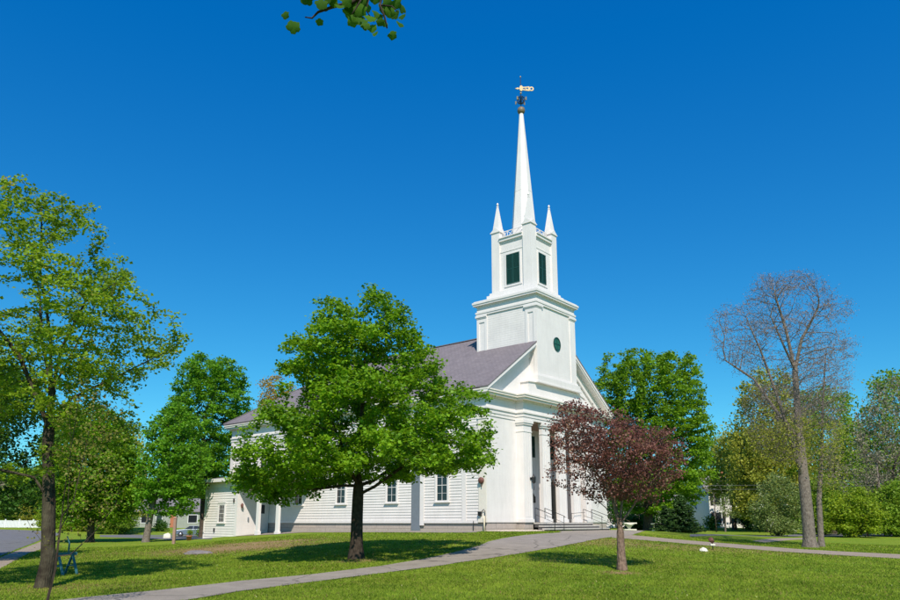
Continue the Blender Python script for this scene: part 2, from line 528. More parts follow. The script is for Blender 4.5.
class MB:
    def __init__(s):
        s.v = []; s.f = []; s.smooth = []

    def add(s, vs, fs, sm=False):
        b = len(s.v)
        s.v += [tuple(v) for v in vs]
        s.f += [tuple(i + b for i in f) for f in fs]
        s.smooth += [sm] * len(fs)
        return s

    def box(s, x0, x1, y0, y1, z0, z1):
        vs = [(x, y, z) for z in (z0, z1) for y in (y0, y1) for x in (x0, x1)]
        return s.add(vs, [(0, 2, 3, 1), (4, 5, 7, 6), (0, 1, 5, 4), (2, 6, 7, 3), (0, 4, 6, 2), (1, 3, 7, 5)])

    def frustum(s, cx, cy, a0, b0, a1, b1, z0, z1):
        vs = [(cx - a0, cy - b0, z0), (cx + a0, cy - b0, z0), (cx + a0, cy + b0, z0), (cx - a0, cy + b0, z0),
              (cx - a1, cy - b1, z1), (cx + a1, cy - b1, z1), (cx + a1, cy + b1, z1), (cx - a1, cy + b1, z1)]
        return s.add(vs, [(3, 2, 1, 0), (4, 5, 6, 7), (0, 1, 5, 4), (1, 2, 6, 5), (2, 3, 7, 6), (3, 0, 4, 7)])

    def prism(s, poly, axis, a, b):
        """poly in the two other axes, extruded along axis from a to b"""
        n = len(poly)

        def P(p, t):
            return {'x': (t, p[0], p[1]), 'y': (p[0], t, p[1]), 'z': (p[0], p[1], t)}[axis]
        vs = [P(p, a) for p in poly] + [P(p, b) for p in poly]
        fs = [tuple(range(n)), tuple(range(2 * n - 1, n - 1, -1))]
        fs += [(i, i + n, (i + 1) % n + n, (i + 1) % n) for i in range(n)]
        return s.add(vs, fs)

    def bar(s, p, q, w, h=None):
        p, q = Vector(p), Vector(q)
        h = h or w
        d = (q - p).normalized()
        up = Vector((0, 0, 1)) if abs(d.z) < .95 else Vector((0, 1, 0))
        a = d.cross(up).normalized() * w / 2
        b = a.cross(d).normalized() * h / 2
        vs = [p - a - b, p + a - b, p + a + b, p - a + b, q - a - b, q + a - b, q + a + b, q - a + b]
        return s.add(vs, [(0, 1, 2, 3), (7, 6, 5, 4), (0, 4, 5, 1), (1, 5, 6, 2), (2, 6, 7, 3), (3, 7, 4, 0)])

    def tube(s, pts, rs, n=8, caps=True):
        pts = [Vector(p) for p in pts]
        if not hasattr(rs, '__len__'):
            rs = [rs] * len(pts)
        vs = []; fs = []
        ref = Vector((.31, .95, .05))
        for i, p in enumerate(pts):
            d = (pts[min(i + 1, len(pts) - 1)] - pts[max(i - 1, 0)])
            d = d.normalized() if d.length > 1e-9 else Vector((0, 0, 1))
            a = d.cross(ref)
            if a.length < .1:
                a = d.cross(Vector((1, 0, 0)))
            a.normalize()
            b = d.cross(a)
            for k in range(n):
                t = 2 * math.pi * k / n
                vs.append(p + (a * math.cos(t) + b * math.sin(t)) * rs[i])
        for i in range(len(pts) - 1):
            for k in range(n):
                k2 = (k + 1) % n
                fs.append((i * n + k, i * n + k2, (i + 1) * n + k2, (i + 1) * n + k))
        if caps:
            fs.append(tuple(range(n - 1, -1, -1)))
            fs.append(tuple(range((len(pts) - 1) * n, len(pts) * n)))
        return s.add(vs, fs, n > 5)

    def lathe(s, prof, cx=0, cy=0, n=16, rot=0., sm=True):
        vs = []; fs = []
        for r, z in prof:
            for k in range(n):
                t = 2 * math.pi * k / n + rot
                vs.append((cx + r * math.cos(t), cy + r * math.sin(t), z))
        for i in range(len(prof) - 1):
            for k in range(n):
                k2 = (k + 1) % n
                fs.append((i * n + k, i * n + k2, (i + 1) * n + k2, (i + 1) * n + k))
        fs.append(tuple(range(n - 1, -1, -1)))
        fs.append(tuple(range((len(prof) - 1) * n, len(prof) * n)))
        return s.add(vs, fs, sm)

    def build(s, name, m, parent=None, bevel=0., loc=None):
        me = bpy.data.meshes.new(name)
        me.from_pydata(s.v, [], s.f)
        me.polygons.foreach_set('use_smooth', s.smooth)
        if isinstance(m, (list, tuple)):
            for q in m: me.materials.append(q)
        else:
            me.materials.append(m)
        me.update()
        o = bpy.data.objects.new(name, me)
        COL.objects.link(o)
        if loc is not None: o.location = loc
        if parent: o.parent = parent
        if bevel:
            bm = o.modifiers.new('bevel', 'BEVEL')
            bm.width = bevel; bm.segments = 2; bm.limit_method = 'ANGLE'
        return o


def dup(o, parent=None, loc=None, rz=None, scale=None):
    c = o.copy()
    COL.objects.link(c)
    c.parent = parent
    if loc is not None: c.location = loc
    if rz is not None: c.rotation_euler = (0, 0, rz)
    if scale is not None: c.scale = scale
    for k in list(o.children):
        dup(k, c)
    return c


def np_mesh(name, verts, faces, m, parent=None, tint=None, smooth=False):
    """verts (n,3), faces (m,k) arrays -> object"""
    me = bpy.data.meshes.new(name)
    k = faces.shape[1]
    me.vertices.add(len(verts))
    me.vertices.foreach_set('co', np.ascontiguousarray(verts, dtype=np.float32).ravel())
    me.loops.add(faces.size)
    me.loops.foreach_set('vertex_index', np.ascontiguousarray(faces, dtype=np.int32).ravel())
    me.polygons.add(len(faces))
    me.polygons.foreach_set('loop_start', np.arange(0, faces.size, k, dtype=np.int32))
    me.polygons.foreach_set('loop_total', np.full(len(faces), k, dtype=np.int32))
    if smooth:
        me.polygons.foreach_set('use_smooth', np.ones(len(faces), dtype=bool))
    me.update(calc_edges=True)
    if tint is not None:
        a = me.attributes.new('tint', 'FLOAT_COLOR', 'POINT')
        a.data.foreach_set('color', np.c_[tint, np.ones(len(tint))].astype(np.float32).ravel())
    me.materials.append(m)
    o = bpy.data.objects.new(name, me)
    COL.objects.link(o)
    if parent: o.parent = parent
    return o


# ------------------------------------------------------------------ ground
def dry_at(x, y):
    """how bare / straw-coloured the lawn is"""
    out = np.zeros_like(x)
    for (px, py, rx, ry, s) in DRY:
        p = gp(px, py)
        out = np.maximum(out, s * np.exp(-(((x - p.x) / rx) ** 2 + ((y - p.y) / ry) ** 2)))
    return out


DRY = [(235, 548, 3.6, 3.0, 1.1), (262, 543, 3.0, 2.2, .95), (205, 553, 2.2, 1.4, .6), (640, 545, 5.0, 1.6, .42), (700, 549, 5.5, 1.2, .35),
       (150, 553, 5, 2.5, .22), (610, 541, 2, 2, .4), (60, 588, 1.6, 1.1, .35), (560, 560, 3, 1.2, .15), (620, 573, .5, .4, .9),
       (820, 553, 8, 1.5, .3), (357, 561, .8, .6, .6)]


def axis_pts(lo, hi, flo, fhi, d):
    pts = list(np.arange(flo, fhi + 1e-6, d))
    s = d; p = fhi
    while p < hi:
        s *= 1.16; p += s; pts.append(min(p, hi))
    s = d; p = flo; pre = []
    while p > lo:
        s *= 1.16; p -= s; pre.append(max(p, lo))
    return np.array(pre[::-1] + pts)


xs = axis_pts(-700, 700, -34, 40, .5)
ys = axis_pts(-80, 1500, 6, 72, .5)
GX, GY = np.meshgrid(xs, ys)
gx, gy = GX.ravel(), GY.ravel()
gzv = gz_np(gx, gy)
far = np.clip((np.hypot(gx, gy - 60) - 230) / 120, 0, 1)
gzv = gzv * (1 - far) + .6 * far
nx, ny = len(xs), len(ys)
idx = np.arange(nx * ny).reshape(ny, nx)
fc = np.stack([idx[:-1, :-1], idx[:-1, 1:], idx[1:, 1:], idx[1:, :-1]], -1).reshape(-1, 4)
ground = np_mesh('ground', np.c_[gx, gy, gzv], fc, M['grass'], smooth=True)
a = ground.data.attributes.new('dry', 'FLOAT', 'POINT')
a.data.foreach_set('value', dry_at(gx, gy).astype(np.float32))
tag(ground, kind='structure')


def inside(poly, x, y):
    c = np.zeros(len(x), bool)
    n = len(poly)
    for i in range(n):
        x1, y1 = poly[i]; x2, y2 = poly[(i + 1) % n]
        if y1 == y2: continue
        k = ((y1 > y) != (y2 > y)) & (x < (x2 - x1) * (y - y1) / (y2 - y1) + x1)
        c ^= k
    return c


PAVED = []


def smooth_poly(pts, wob=.0):
    out = []
    n = len(pts)
    for i in range(n):
        a_, b_ = Vector(pts[i]), Vector(pts[(i + 1) % n])
        k = max(1, int((b_ - a_).length / .6))
        for j in range(k):
            p = a_.lerp(b_, j / k)
            if wob:
                p = p + Vector((mnoise.noise(Vector((p.x * 1.1, p.y * 1.1, 3))), mnoise.noise(Vector((p.x * 1.1, p.y * 1.1, 9))))) * wob
            out.append((p.x, p.y))
    return out


def sheet(name, pts, m, off, kind='structure', step=.6, wob=.06, wait=False):
    poly = smooth_poly(pts, wob)
    P = np.array(poly)
    PAVED.append(poly)
    x0, y0 = P.min(0); x1, y1 = P.max(0)
    st = max(step, math.sqrt((x1 - x0) * (y1 - y0) / 9000))
    X, Y = np.meshgrid(np.arange(x0, x1, st), np.arange(y0, y1, st))
    X, Y = X.ravel(), Y.ravel()
    k = inside(poly, X, Y)
    allp = [Vector(p) for p in poly] + [Vector((float(a_), float(b_))) for a_, b_ in zip(X[k], Y[k])]
    n = len(poly)
    r = delaunay_2d_cdt(allp, [], [list(range(n))], 1, 1e-4)
    vs, fs = r[0], r[2]
    V = np.array([(v.x, v.y) for v in vs])
    z = gz_np(V[:, 0], V[:, 1]) + off
    mb = MB()
    mb.v = [(V[i, 0], V[i, 1], z[i]) for i in range(len(V))]
    mb.f = [tuple(f) for f in fs]; mb.smooth = [True] * len(mb.f)
    o = mb.build(name, m)
    # faces upward
    me = o.data
    if len(me.polygons) and sum(p.normal.z for p in me.polygons) < 0:
        me.flip_normals()
    return tag(o, kind=kind)


def G(*pp):
    return [tuple(gp(a_, b_)[:2]) for a_, b_ in pp]


def CH(*pp):
    return [tuple(ch(a_, b_)[:2]) for a_, b_ in pp]


# main path curving up to the church, and its forecourt
up_edge = G((20, 605), (85, 598), (160, 590.5), (240, 581.5), (310, 575), (380, 566.5), (425, 559), (455, 552.5), (478, 546.5), (489, 541.8))
lo_edge = G((612, 537.5), (585, 542), (560, 547), (525, 553), (480, 560), (430, 567.5), (370, 575), (300, 584), (240, 592), (190, 600), (150, 607))
court = CH((1.9, -4.2), (3.6, -3.0), (5.0, -2.2), (12.6, -2.0), (16, -3.0))
sheet('path', up_edge + court + lo_edge, M['asphalt'], .016)
# narrow worn path going right
rp_up = G((606, 533.5), (650, 537), (690, 540.8), (740, 544.8), (800, 549.5), (850, 552.2), (930, 556))
rp_lo = G((930, 560.5), (850, 556.2), (800, 553.2), (740, 548.8), (690, 544.4), (650, 541), (612, 538.2))
sheet('path', rp_up + rp_lo, M['tan'], .012)
# walk along the side wall
sheet('path', CH((-.15, .2), (-.15, 22.3), (-3.3, 22.3), (-3.5, 16.6), (-2.0, 15.5), (-2.6, 9), (-3.2, 4), (-3.6, .5), (-3.2, -1.4)), M['asphalt'], .02)
# far roads
sheet('road', G((-160, 545), (-160, 530.5), (0, 529.6), (42, 531), (60, 533.5), (40, 540.5), (18, 549), (0, 556.5), (-90, 583)), M['road'], .014, wob=0)
sheet('sidewalk', G((-90, 584.5), (0, 558), (18, 550.4), (44, 540.5), (52, 545), (30, 553), (0, 569), (-90, 600)), M['tan'], .012, wob=.05)
sheet('road', G((100, 535.2), (150, 533.8), (212, 533.6), (212, 539.5), (160, 539.5), (100, 537)), M['road'], .014, wob=0)
sheet('road', G((690, 534.6), (800, 534.1), (960, 533.6), (960, 535.9), (800, 536.4), (690, 537)), M['road'], .014, wob=0)
sheet('road', G((752, 541.2), (806, 537.8), (806, 539.6), (765, 543.0)), M['tan'], .01, wob=0)
# crushed stone by the front corner
gravel = sheet('gravel_bed', CH((-.35, -.05), (-.5, -1.4), (.6, -2.3), (2.5, -2.1), (4.1, -1.75), (4.25, -.8), (3.1, -.75), (3.1, -.05)), M['gravel'], .03, kind='stuff', wob=.12)
tag(gravel, label='pale crushed stone against the church front corner', cat='gravel')
mb = MB()
gpoly = smooth_poly(CH((-.3, -.05), (-.4, -1.3), (.6, -2.2), (2.5, -2.0), (4.0, -1.7), (4.15, -.8), (3.0, -.75), (3.0, -.05)))
gb = np.array(gpoly)
cnt = 0
while cnt < 900:
    x = random.uniform(gb[:, 0].min(), gb[:, 0].max()); y = random.uniform(gb[:, 1].min(), gb[:, 1].max())
    if not inside(gpoly, np.array([x]), np.array([y]))[0]: continue
    cnt += 1
    r = random.uniform(.025, .075)
    z = gz(x, y) + .03
    t = random.random() * 6
    vs = []
    for k in range(5):
        aa = t + k * 1.257
        rr = r * random.uniform(.7, 1.2)
        vs.append((x + rr * math.cos(aa), y + rr * math.sin(aa), z - .01))
    vs.append((x + r * .2, y, z + r * random.uniform(.5, 1)))
    mb.add(vs, [(k, (k + 1) % 5, 5) for k in range(5)])
st = mb.build('loose_stones', M['gravel'])
tag(st, 'loose pale stones scattered over the bed at the church corner', 'stones', kind='stuff')

# ------------------------------------------------------------------ grass blades (one uncountable mass)
def grass():
    vs = []; cs = []
    for (ya, yb, dens, h, w) in [(11, 16, 420, .050, .012), (16, 21, 260, .052, .015), (21, 28, 150, .055, .019), (28, 38, 80, .06, .026), (38, 50, 38, .065, .036)]:
        wd = .68 * yb + 1
        n = int((yb - ya) * 2 * wd * dens * 1.9)
        x = RNG.uniform(-wd, wd, n); y = RNG.uniform(ya, yb, n)
        k = np.abs(x) < .66 * y + .6
        jx, jy = RNG.normal(0, .05, n), RNG.normal(0, .05, n)
        for poly in PAVED:
            k &= ~inside(poly, x + jx, y + jy)
        # church footprint
        k &= ~inside(CH((-.2, -.8), (16, -.8), (16, 28.5), (-.2, 28.5)), x, y)
        k &= ~inside(CH((-3, 17), (0, 17), (0, 27), (-3, 27)), x, y)
        x, y = x[k], y[k]
        dr = dry_at(x, y)
        k = RNG.uniform(0, 1, len(x)) > (dr - .3) * 1.2
        x, y, dr = x[k], y[k], dr[k]
        n = len(x)
        z = gz_np(x, y)
        a_ = RNG.uniform(0, 2 * np.pi, n)
        hh = h * .85 * RNG.uniform(.5, 1.25, n) * (1 - .45 * dr)
        ww = w * .72 * RNG.uniform(.7, 1.3, n)
        lean = RNG.normal(0, .55, (n, 2)) * hh[:, None]
        p = np.c_[x, y, z]
        dx = np.c_[np.cos(a_) * ww, np.sin(a_) * ww, np.zeros(n)]
        tip = p + np.c_[lean, hh]
        vs.append(np.stack([p - dx, p + dx, tip], 1).reshape(-1, 3))
        g1 = np.array([.085, .145, .014]); g2 = np.array([.29, .39, .042]); d1 = np.array([.34, .25, .10])
        nzv = .5 + .5 * np.sin(x * .9 + 1.7 * np.sin(y * .5)) * np.sin(y * .8 + x * .3)
        pat = .22 * np.sin(x * 2.3 + 2 * np.sin(y * 1.1 + 1)) * np.sin(y * 1.9 + 1.5 * np.sin(x * 1.3)) + .16 * np.sin(x * 5.1 + y * 3.3) * np.sin(y * 6.2 - x * 2.1)
        t = np.clip(RNG.uniform(0, 1, n) * .7 + .3 * nzv + pat, 0, 1)[:, None]
        c = g1 * (1 - t) + g2 * t
        dm = (RNG.uniform(0, 1, n) < dr * .9)[:, None]
        sm_ = (RNG.uniform(0, 1, n) < .05)[:, None]
        c = np.where(dm | sm_, d1 * RNG.uniform(.6, 1.1, (n, 1)), c)
        fl = (RNG.uniform(0, 1, n) < .0022)[:, None]
        c = np.where(fl, np.array([.62, .60, .30]), c)
        cs.append(np.repeat(c, 3, 0))
    V = np.concatenate(vs); Cc = np.concatenate(cs)
    Fs = np.arange(len(V)).reshape(-1, 3)
    o = np_mesh('grass', V, Fs, M['blade'], tint=Cc)
    tag(o, 'short mown grass growing over the whole lawn', 'grass', kind='stuff')


grass()


# ------------------------------------------------------------------ trees
def envelope(profile, Y, n, rng, depth=.95, thr=.0, shell=.35, seed=0, nsc=.45):
    """points filling a crown given by its outline (picture rows) at distance Y, thinned by lumps of noise"""
    rows = [(at(a_, r_, Y), at(b_, r_, Y)) for r_, a_, b_ in profile]
    zz = np.array([p[0].z for p in rows][::-1])
    xl = np.array([p[0].x for p in rows][::-1]); xr = np.array([p[1].x for p in rows][::-1])
    out = []
    zmin, zmax = zz.min(), zz.max()
    X0, X1 = xl.min(), xr.max()
    tries = 0
    mean_w = (xr - xl).max()
    while len(out) < n and tries < 400000:
        tries += 1
        z = rng.uniform(zmin, zmax)
        a_ = np.interp(z, zz, xl); b_ = np.interp(z, zz, xr)
        c, w = (a_ + b_) / 2, (b_ - a_) / 2
        if rng.uniform() > w / (mean_w / 2): continue
        th = rng.uniform(0, 2 * math.pi)
        r = math.sqrt(rng.uniform(shell * shell if rng.uniform() < .7 else 0, 1))
        x = c + w * r * math.cos(th); y = w * depth * r * math.sin(th)
        q = mnoise.noise(Vector((x * nsc + seed, y * nsc, z * nsc)))
        if q < thr: continue
        out.append((x, Y + y, z))
    return np.array(out)


def colonise(att, trunks, step=.35, infl=3., kill=.5, iters=90, rng=None, lift=.08, jit=.15):
    """space-colonisation branching: returns positions, parents"""
    pos = []; par = []
    for tr in trunks:                                  # each: (start index or -1, [points])
        st, pts = tr
        last = -1 if st < 0 else st
        prev = None if last < 0 else np.array(pos[last])
        for p in pts:
            p = np.array(p, float)
            if prev is None:
                pos.append(p); par.append(-1); last = len(pos) - 1
            else:
                L_ = np.linalg.norm(p - prev); k = max(1, int(L_ / step))
                for j in range(1, k + 1):
                    pos.append(prev + (p - prev) * j / k); par.append(last); last = len(pos) - 1
            prev = p
    pos = [np.array(p) for p in pos]
    A = att.copy()
    P = np.array(pos)
    d = np.linalg.norm(A[:, None] - P[None], axis=2)
    nd = d.min(1); ni = d.argmin(1)
    for it in range(iters):
        if len(A) == 0: break
        m_ = nd < infl
        if not m_.any():
            m_ = nd <= nd.min() + .5
        dirs = A[m_] - np.array(pos)[ni[m_]]
        dirs /= np.linalg.norm(dirs, axis=1)[:, None] + 1e-9
        uniq, inv = np.unique(ni[m_], return_inverse=True)
        acc = np.zeros((len(uniq), 3)); np.add.at(acc, inv, dirs)
        cnt_ = np.bincount(inv)[:, None]
        acc = acc / cnt_
        acc += rng.normal(0, jit, acc.shape); acc[:, 2] += lift
        acc /= np.linalg.norm(acc, axis=1)[:, None] + 1e-9
        new = np.array(pos)[uniq] + acc * step
        base = len(pos)
        for j in range(len(uniq)):
            pos.append(new[j]); par.append(int(uniq[j]))
        d = np.linalg.norm(A[:, None] - new[None], axis=2)
        dm = d.min(1); di = d.argmin(1) + base
        b_ = dm < nd
        nd = np.where(b_, dm, nd); ni = np.where(b_, di, ni)
        keep = nd > kill
        A, nd, ni = A[keep], nd[keep], ni[keep]
    return np.array(pos), np.array(par)


def limbs(pos, par, base_r, tip_r=.008, power=2.4, min_r=.0, flare=1.35, rigid=None):
    n = len(pos)
    cnt_ = np.zeros(n)
    kids = [[] for _ in range(n)]
    for i in range(n):
        if par[i] >= 0: kids[par[i]].append(i)
    rp_ = np.zeros(n)
    for i in range(n - 1, -1, -1):
        if not kids[i]: rp_[i] = tip_r ** power
        if par[i] >= 0: rp_[par[i]] += rp_[i]
    r = rp_ ** (1 / power)
    # stretch so the base has the wanted radius while tips stay thin
    r0 = r[0]
    k = math.log(base_r / tip_r) / math.log(max(r0 / tip_r, 1.01))
    r = tip_r * (r / tip_r) ** k
    return r, kids


def branch_mesh(pos, par, r, kids, min_r=.006, ground_z=None, flare=.35, gn=0):
    mb = MB()
    starts = [0] + [i for i in range(len(pos)) if par[i] < 0 and i != 0]
    stack = [(s_, None) for s_ in starts]
    while stack:
        s_, pr = stack.pop()
        chain = [] if pr is None else [pr]
        i = s_
        while True:
            chain.append(i)
            if not kids[i]: break
            ks = sorted(kids[i], key=lambda q: -r[q])
            for q in ks[1:]:
                if r[q] > min_r: stack.append((q, i))
            i = ks[0]
            if r[i] < min_r: break
        if len(chain) < 2: continue
        rr = [r[c] for c in chain]
        if pr is not None: rr[0] = min(rr[0], rr[1] * 1.25)
        pts = [pos[c] for c in chain]
        n = 12 if rr[0] > .12 else 7 if rr[0] > .045 else 4 if rr[0] > .02 else 3
        if pr is None and ground_z is not None:
            rr = [q * (1 + flare * math.exp(-max(0, pts[k][2] - ground_z) / .22)) for k, q in enumerate(rr)]
        mb.tube(pts, rr, n, caps=False)
    return mb


def leaves(pos, idxs, per, size, spread, rng, up=.5, droop=.0, aspect=.85, flat=.6):
    """leaf-sized folded faces around the twigs"""
    P = np.repeat(pos[idxs], per, 0)
    n = len(P)
    P = P + rng.normal(0, 1, (n, 3)) * np.array([spread, spread, spread * flat])
    nrm = rng.normal(0, 1, (n, 3)); nrm[:, 2] += up * 2
    nrm /= np.linalg.norm(nrm, axis=1)[:, None]
    t = rng.normal(0, 1, (n, 3)); t[:, 2] -= droop
    t -= nrm * (t * nrm).sum(1)[:, None]
    t /= np.linalg.norm(t, axis=1)[:, None]
    b = np.cross(nrm, t)
    s = size * rng.uniform(.6, 1.3, n)[:, None]
    v0 = P - t * s * .5
    v2 = P + t * s * .5
    fold = nrm * s * .12
    v1 = P + b * s * .5 * aspect + fold + t * s * .05
    v3 = P - b * s * .5 * aspect + fold + t * s * .05
    V = np.stack([v0, v1, v2, v3], 1).reshape(-1, 3)
    q = np.arange(n) * 4
    Fs = np.concatenate([np.c_[q, q + 1, q + 2], np.c_[q, q + 2, q + 3]])
    return V, Fs


def tree(name, label, cat, base, att, trunks, bark, leafm, base_r, per=14, size=.13, spread=.16, step=.35, kill=.45, infl=3.,
         min_r=.006, leaf_r=.02, up=.5, flat=.6, tip_r=.008, group=None, seed=1, lift=.08, jit=.15, flare=.35, leaf_keep=1., iters=90,
         extra=None, droop=0., zrange=None, taper=.35, leaf_from=1.0):
    rng = np.random.default_rng(seed)
    pos, par = colonise(att, trunks, step, infl, kill, iters, rng, lift, jit)
    r, kids = limbs(pos, par, base_r, tip_r)
    tz = np.clip((pos[:, 2] - base[2]) / (pos[:, 2].max() - base[2]), 0, 1)
    r = np.maximum(r * (1 - taper * np.clip(tz * 1.6, 0, 1)), np.minimum(r, tip_r))
    root = empty(name, tuple(base), label=label, cat=cat, group=group)
    off = np.array(base)
    mb = branch_mesh(pos - off, par, r, kids, min_r, 0., flare)
    mb.build('trunk', bark, root)
    if leafm and per:
        ids = np.where((r < leaf_r) & (pos[:, 2] > base[2] + leaf_from))[0]
        if zrange is not None:
            ids = ids[(pos[ids, 2] > zrange[0]) & (pos[ids, 2] < zrange[1])]
        if leaf_keep < 1:
            ids = ids[rng.uniform(0, 1, len(ids)) < leaf_keep]
        V, Fs = leaves(pos - off, ids, per, size, spread, rng, up, droop, flat=flat)
        c = np_mesh('crown', V, Fs, leafm, root)
    if extra: extra(root, pos - off, par, r, kids, rng)
    return root


def P3(px, py, Y, dy=0.):
    p = at(px, py, Y)
    return (p.x, p.y + dy, p.z)


def std_tree(name, label, cat, pxb, Y, profile, bark, leafm, base_r, n=900, fork=None, pyb=None, group=None, seed=1, dens=1., **kw):
    """a tree whose crown outline is profile and whose trunk stands at pxb, distance Y"""
    x = at(pxb, 525, Y).x
    b = Vector((x, Y, gz(x, Y)))
    rng = np.random.default_rng(seed + 100)
    ea = {k: kw.pop(k) for k in ('depth', 'thr', 'shell', 'nsc') if k in kw}
    att = envelope(profile, Y, n, rng, seed=seed, **ea)
    limb = kw.pop('limb', None)
    top = profile[-1][0] if fork is None else fork
    tp = at(pxb + kw.pop('lean', 0), top, Y)
    tr = [(-1, [(b.x, b.y, b.z - .15), (b.x + (tp.x - b.x) * .35, b.y, b.z + (tp.z - b.z) * .5), (tp.x, tp.y, tp.z)])]
    if limb: tr += limb
    return tree(name, label, cat, b, att, tr, bark, leafm, base_r, group=group, seed=seed, **kw)


# centre maple
MY = 26.4
prof_maple = [(288, 350, 384), (303, 320, 402), (325, 306, 412), (345, 278, 428), (365, 272, 442), (385, 276, 460), (400, 264, 490),
              (415, 262, 484), (430, 252, 500), (445, 243, 506), (460, 237, 506), (474, 236, 488), (484, 234, 350), (496, 233, 318), (508, 240, 292)]
mx = at(357, 525, MY).x
mz = gz(mx, MY)
tr = [(-1, [(mx, MY, mz - .2), P3(357, 520, MY), P3(358, 495, MY), P3(360, 440, MY, .1), P3(364, 380, MY, -.1), P3(366, 330, MY)])]
rngm = np.random.default_rng(5)
attm = envelope(prof_maple, MY, 2100, rngm, thr=-.07, shell=.25, seed=3, nsc=.75)


def start_at(tr, k):
    return k


# side limbs start at the fork (index counted along the first polyline)
def idx_at(tr_pts, step, z):
    """index of the node nearest height z on the first polyline"""
    out = []; prev = None
    for p in tr_pts:
        p = np.array(p, float)
        if prev is None: out.append(p)
        else:
            L_ = np.linalg.norm(p - prev); k = max(1, int(L_ / step))
            for j in range(1, k + 1): out.append(prev + (p - prev) * j / k)
        prev = p
    return int(np.argmin([abs(q[2] - z) for q in out]))


f0 = idx_at(tr[0][1], .3, at(357, 500, MY).z)
f1 = idx_at(tr[0][1], .3, at(357, 490, MY).z)
tr += [(f0, [P3(375, 487, MY, -.2), P3(400, 470, MY, -.4), P3(420, 455, MY, -.6)]),
       (f1, [P3(372, 480, MY, .5), P3(396, 462, MY, .9), P3(430, 430, MY, 1.3)]),
       (f1, [P3(345, 486, MY, -.3), P3(318, 490, MY, -.6), P3(290, 488, MY, -1.0)]),
       (f1, [P3(348, 470, MY, .6), P3(325, 445, MY, 1.2), P3(300, 420, MY, 1.5)]),
       (f1, [P3(352, 470, MY, -.8), P3(345, 440, MY, -1.6)])]
tree('maple_tree', 'bushy round green maple standing alone on the lawn before the church side wall', 'tree', (mx, MY, mz), attm, tr, M['bark'],
     M['lf_maple'], .225, per=56, size=.13, spread=.16, step=.3, kill=.38, leaf_r=.017, seed=4, up=.85, flat=.5, tip_r=.006, min_r=.005, flare=.55)

# big young-leaved tree at the left edge
BY = 19.1
bx = at(48, 525, BY).x; bz = gz(bx, BY)
prof_big = [(186, 8, 72), (200, -30, 86), (220, -60, 100), (245, -90, 116), (270, -110, 130), (290, -120, 152), (310, -130, 176), (325, -130, 192),
            (345, -120, 180), (365, -110, 166), (390, -100, 152), (415, -90, 140), (440, -80, 128), (465, -60, 100), (490, -40, 66)]
attb = envelope(prof_big, BY, 2100, np.random.default_rng(8), thr=.0, shell=.3, seed=21, nsc=.7, depth=.85)
trb = [(-1, [(bx, BY, bz - .2), P3(48, 560, BY), P3(49, 500, BY), P3(48, 440, BY), P3(50, 390, BY, .1), P3(46, 330, BY, .2), P3(40, 270, BY), P3(42, 215, BY)])]
i1 = idx_at(trb[0][1], .3, at(48, 430, BY).z); i2 = idx_at(trb[0][1], .3, at(48, 395, BY).z); i3 = idx_at(trb[0][1], .3, at(48, 500, BY).z)
trb += [(i2, [P3(70, 350, BY, -.4), P3(100, 310, BY, -.8), P3(140, 290, BY, -1.)]),
        (i1, [P3(62, 395, BY, .5), P3(95, 370, BY, 1.1), P3(150, 340, BY, 1.3)]),
        (i1, [P3(30, 360, BY, -.5), P3(5, 320, BY, -1.0), P3(-30, 290, BY, -1.3)]),
        (i2, [P3(25, 330, BY, .8), P3(10, 280, BY, 1.5), P3(0, 235, BY, 1.6)]),
        (i2, [P3(62, 320, BY, 1.2), P3(75, 260, BY, 1.8)]),
        (i3, [P3(40, 478, BY, -.3), P3(10, 470, BY, -.8), P3(-30, 455, BY, -1.2)])]
tree('maple_tree', 'tall old tree with thin yellow green young leaves and mottled trunk at the left edge', 'tree', (bx, BY, bz), attb, trb, M['barkl'],
     M['lf_yellow'], .18, per=40, size=.10, spread=.13, step=.3, kill=.40, leaf_r=.0145, flare=.18, taper=.3, seed=14, up=.85, flat=.45, tip_r=.006, min_r=.0055, leaf_keep=.9)

# foreground sapling
SY = 14.6
sx_ = at(53, 525, SY).x; sz = gz(sx_, SY)
prof_sap = [(375, 70, 90), (400, 58, 118), (430, 52, 132), (460, 50, 136), (490, 56, 128), (515, 60, 118), (540, 40, 100)]
atts = envelope(prof_sap, SY, 420, np.random.default_rng(9), thr=-.1, shell=.1, seed=5, nsc=1.5, depth=.6)
trs = [(-1, [(sx_, SY, sz - .2), P3(55, 570, SY), P3(60, 530, SY), P3(66, 480, SY), P3(74, 430, SY), P3(80, 390, SY)])]
j1 = idx_at(trs[0][1], .2, at(60, 560, SY).z)
trs += [(j1 + 2, [P3(66, 515, SY, .05), P3(68, 450, SY, .1), P3(67, 405, SY, .1)]), (j1 + 3, [P3(76, 500, SY, -.1), P3(90, 440, SY, -.1), P3(96, 400, SY, -.05)])]
trs += [(j1, [P3(70, 555, SY), P3(90, 535, SY, .1), P3(112, 505, SY, .15), P3(122, 470, SY)]),
        (j1 + 1, [P3(45, 545, SY), P3(28, 528, SY, .1), P3(22, 515, SY, .1)])]
tree('sapling', 'thin foreground sapling with sparse reddish olive leaves before the mottled trunk', 'tree', (sx_, SY, sz), atts, trs, M['bark'],
     M['lf_sap'], .036, per=11, size=.055, spread=.1, step=.2, kill=.24, infl=1.4, leaf_r=.009, seed=31, tip_r=.0035, min_r=.0033, up=.3, flare=.2)

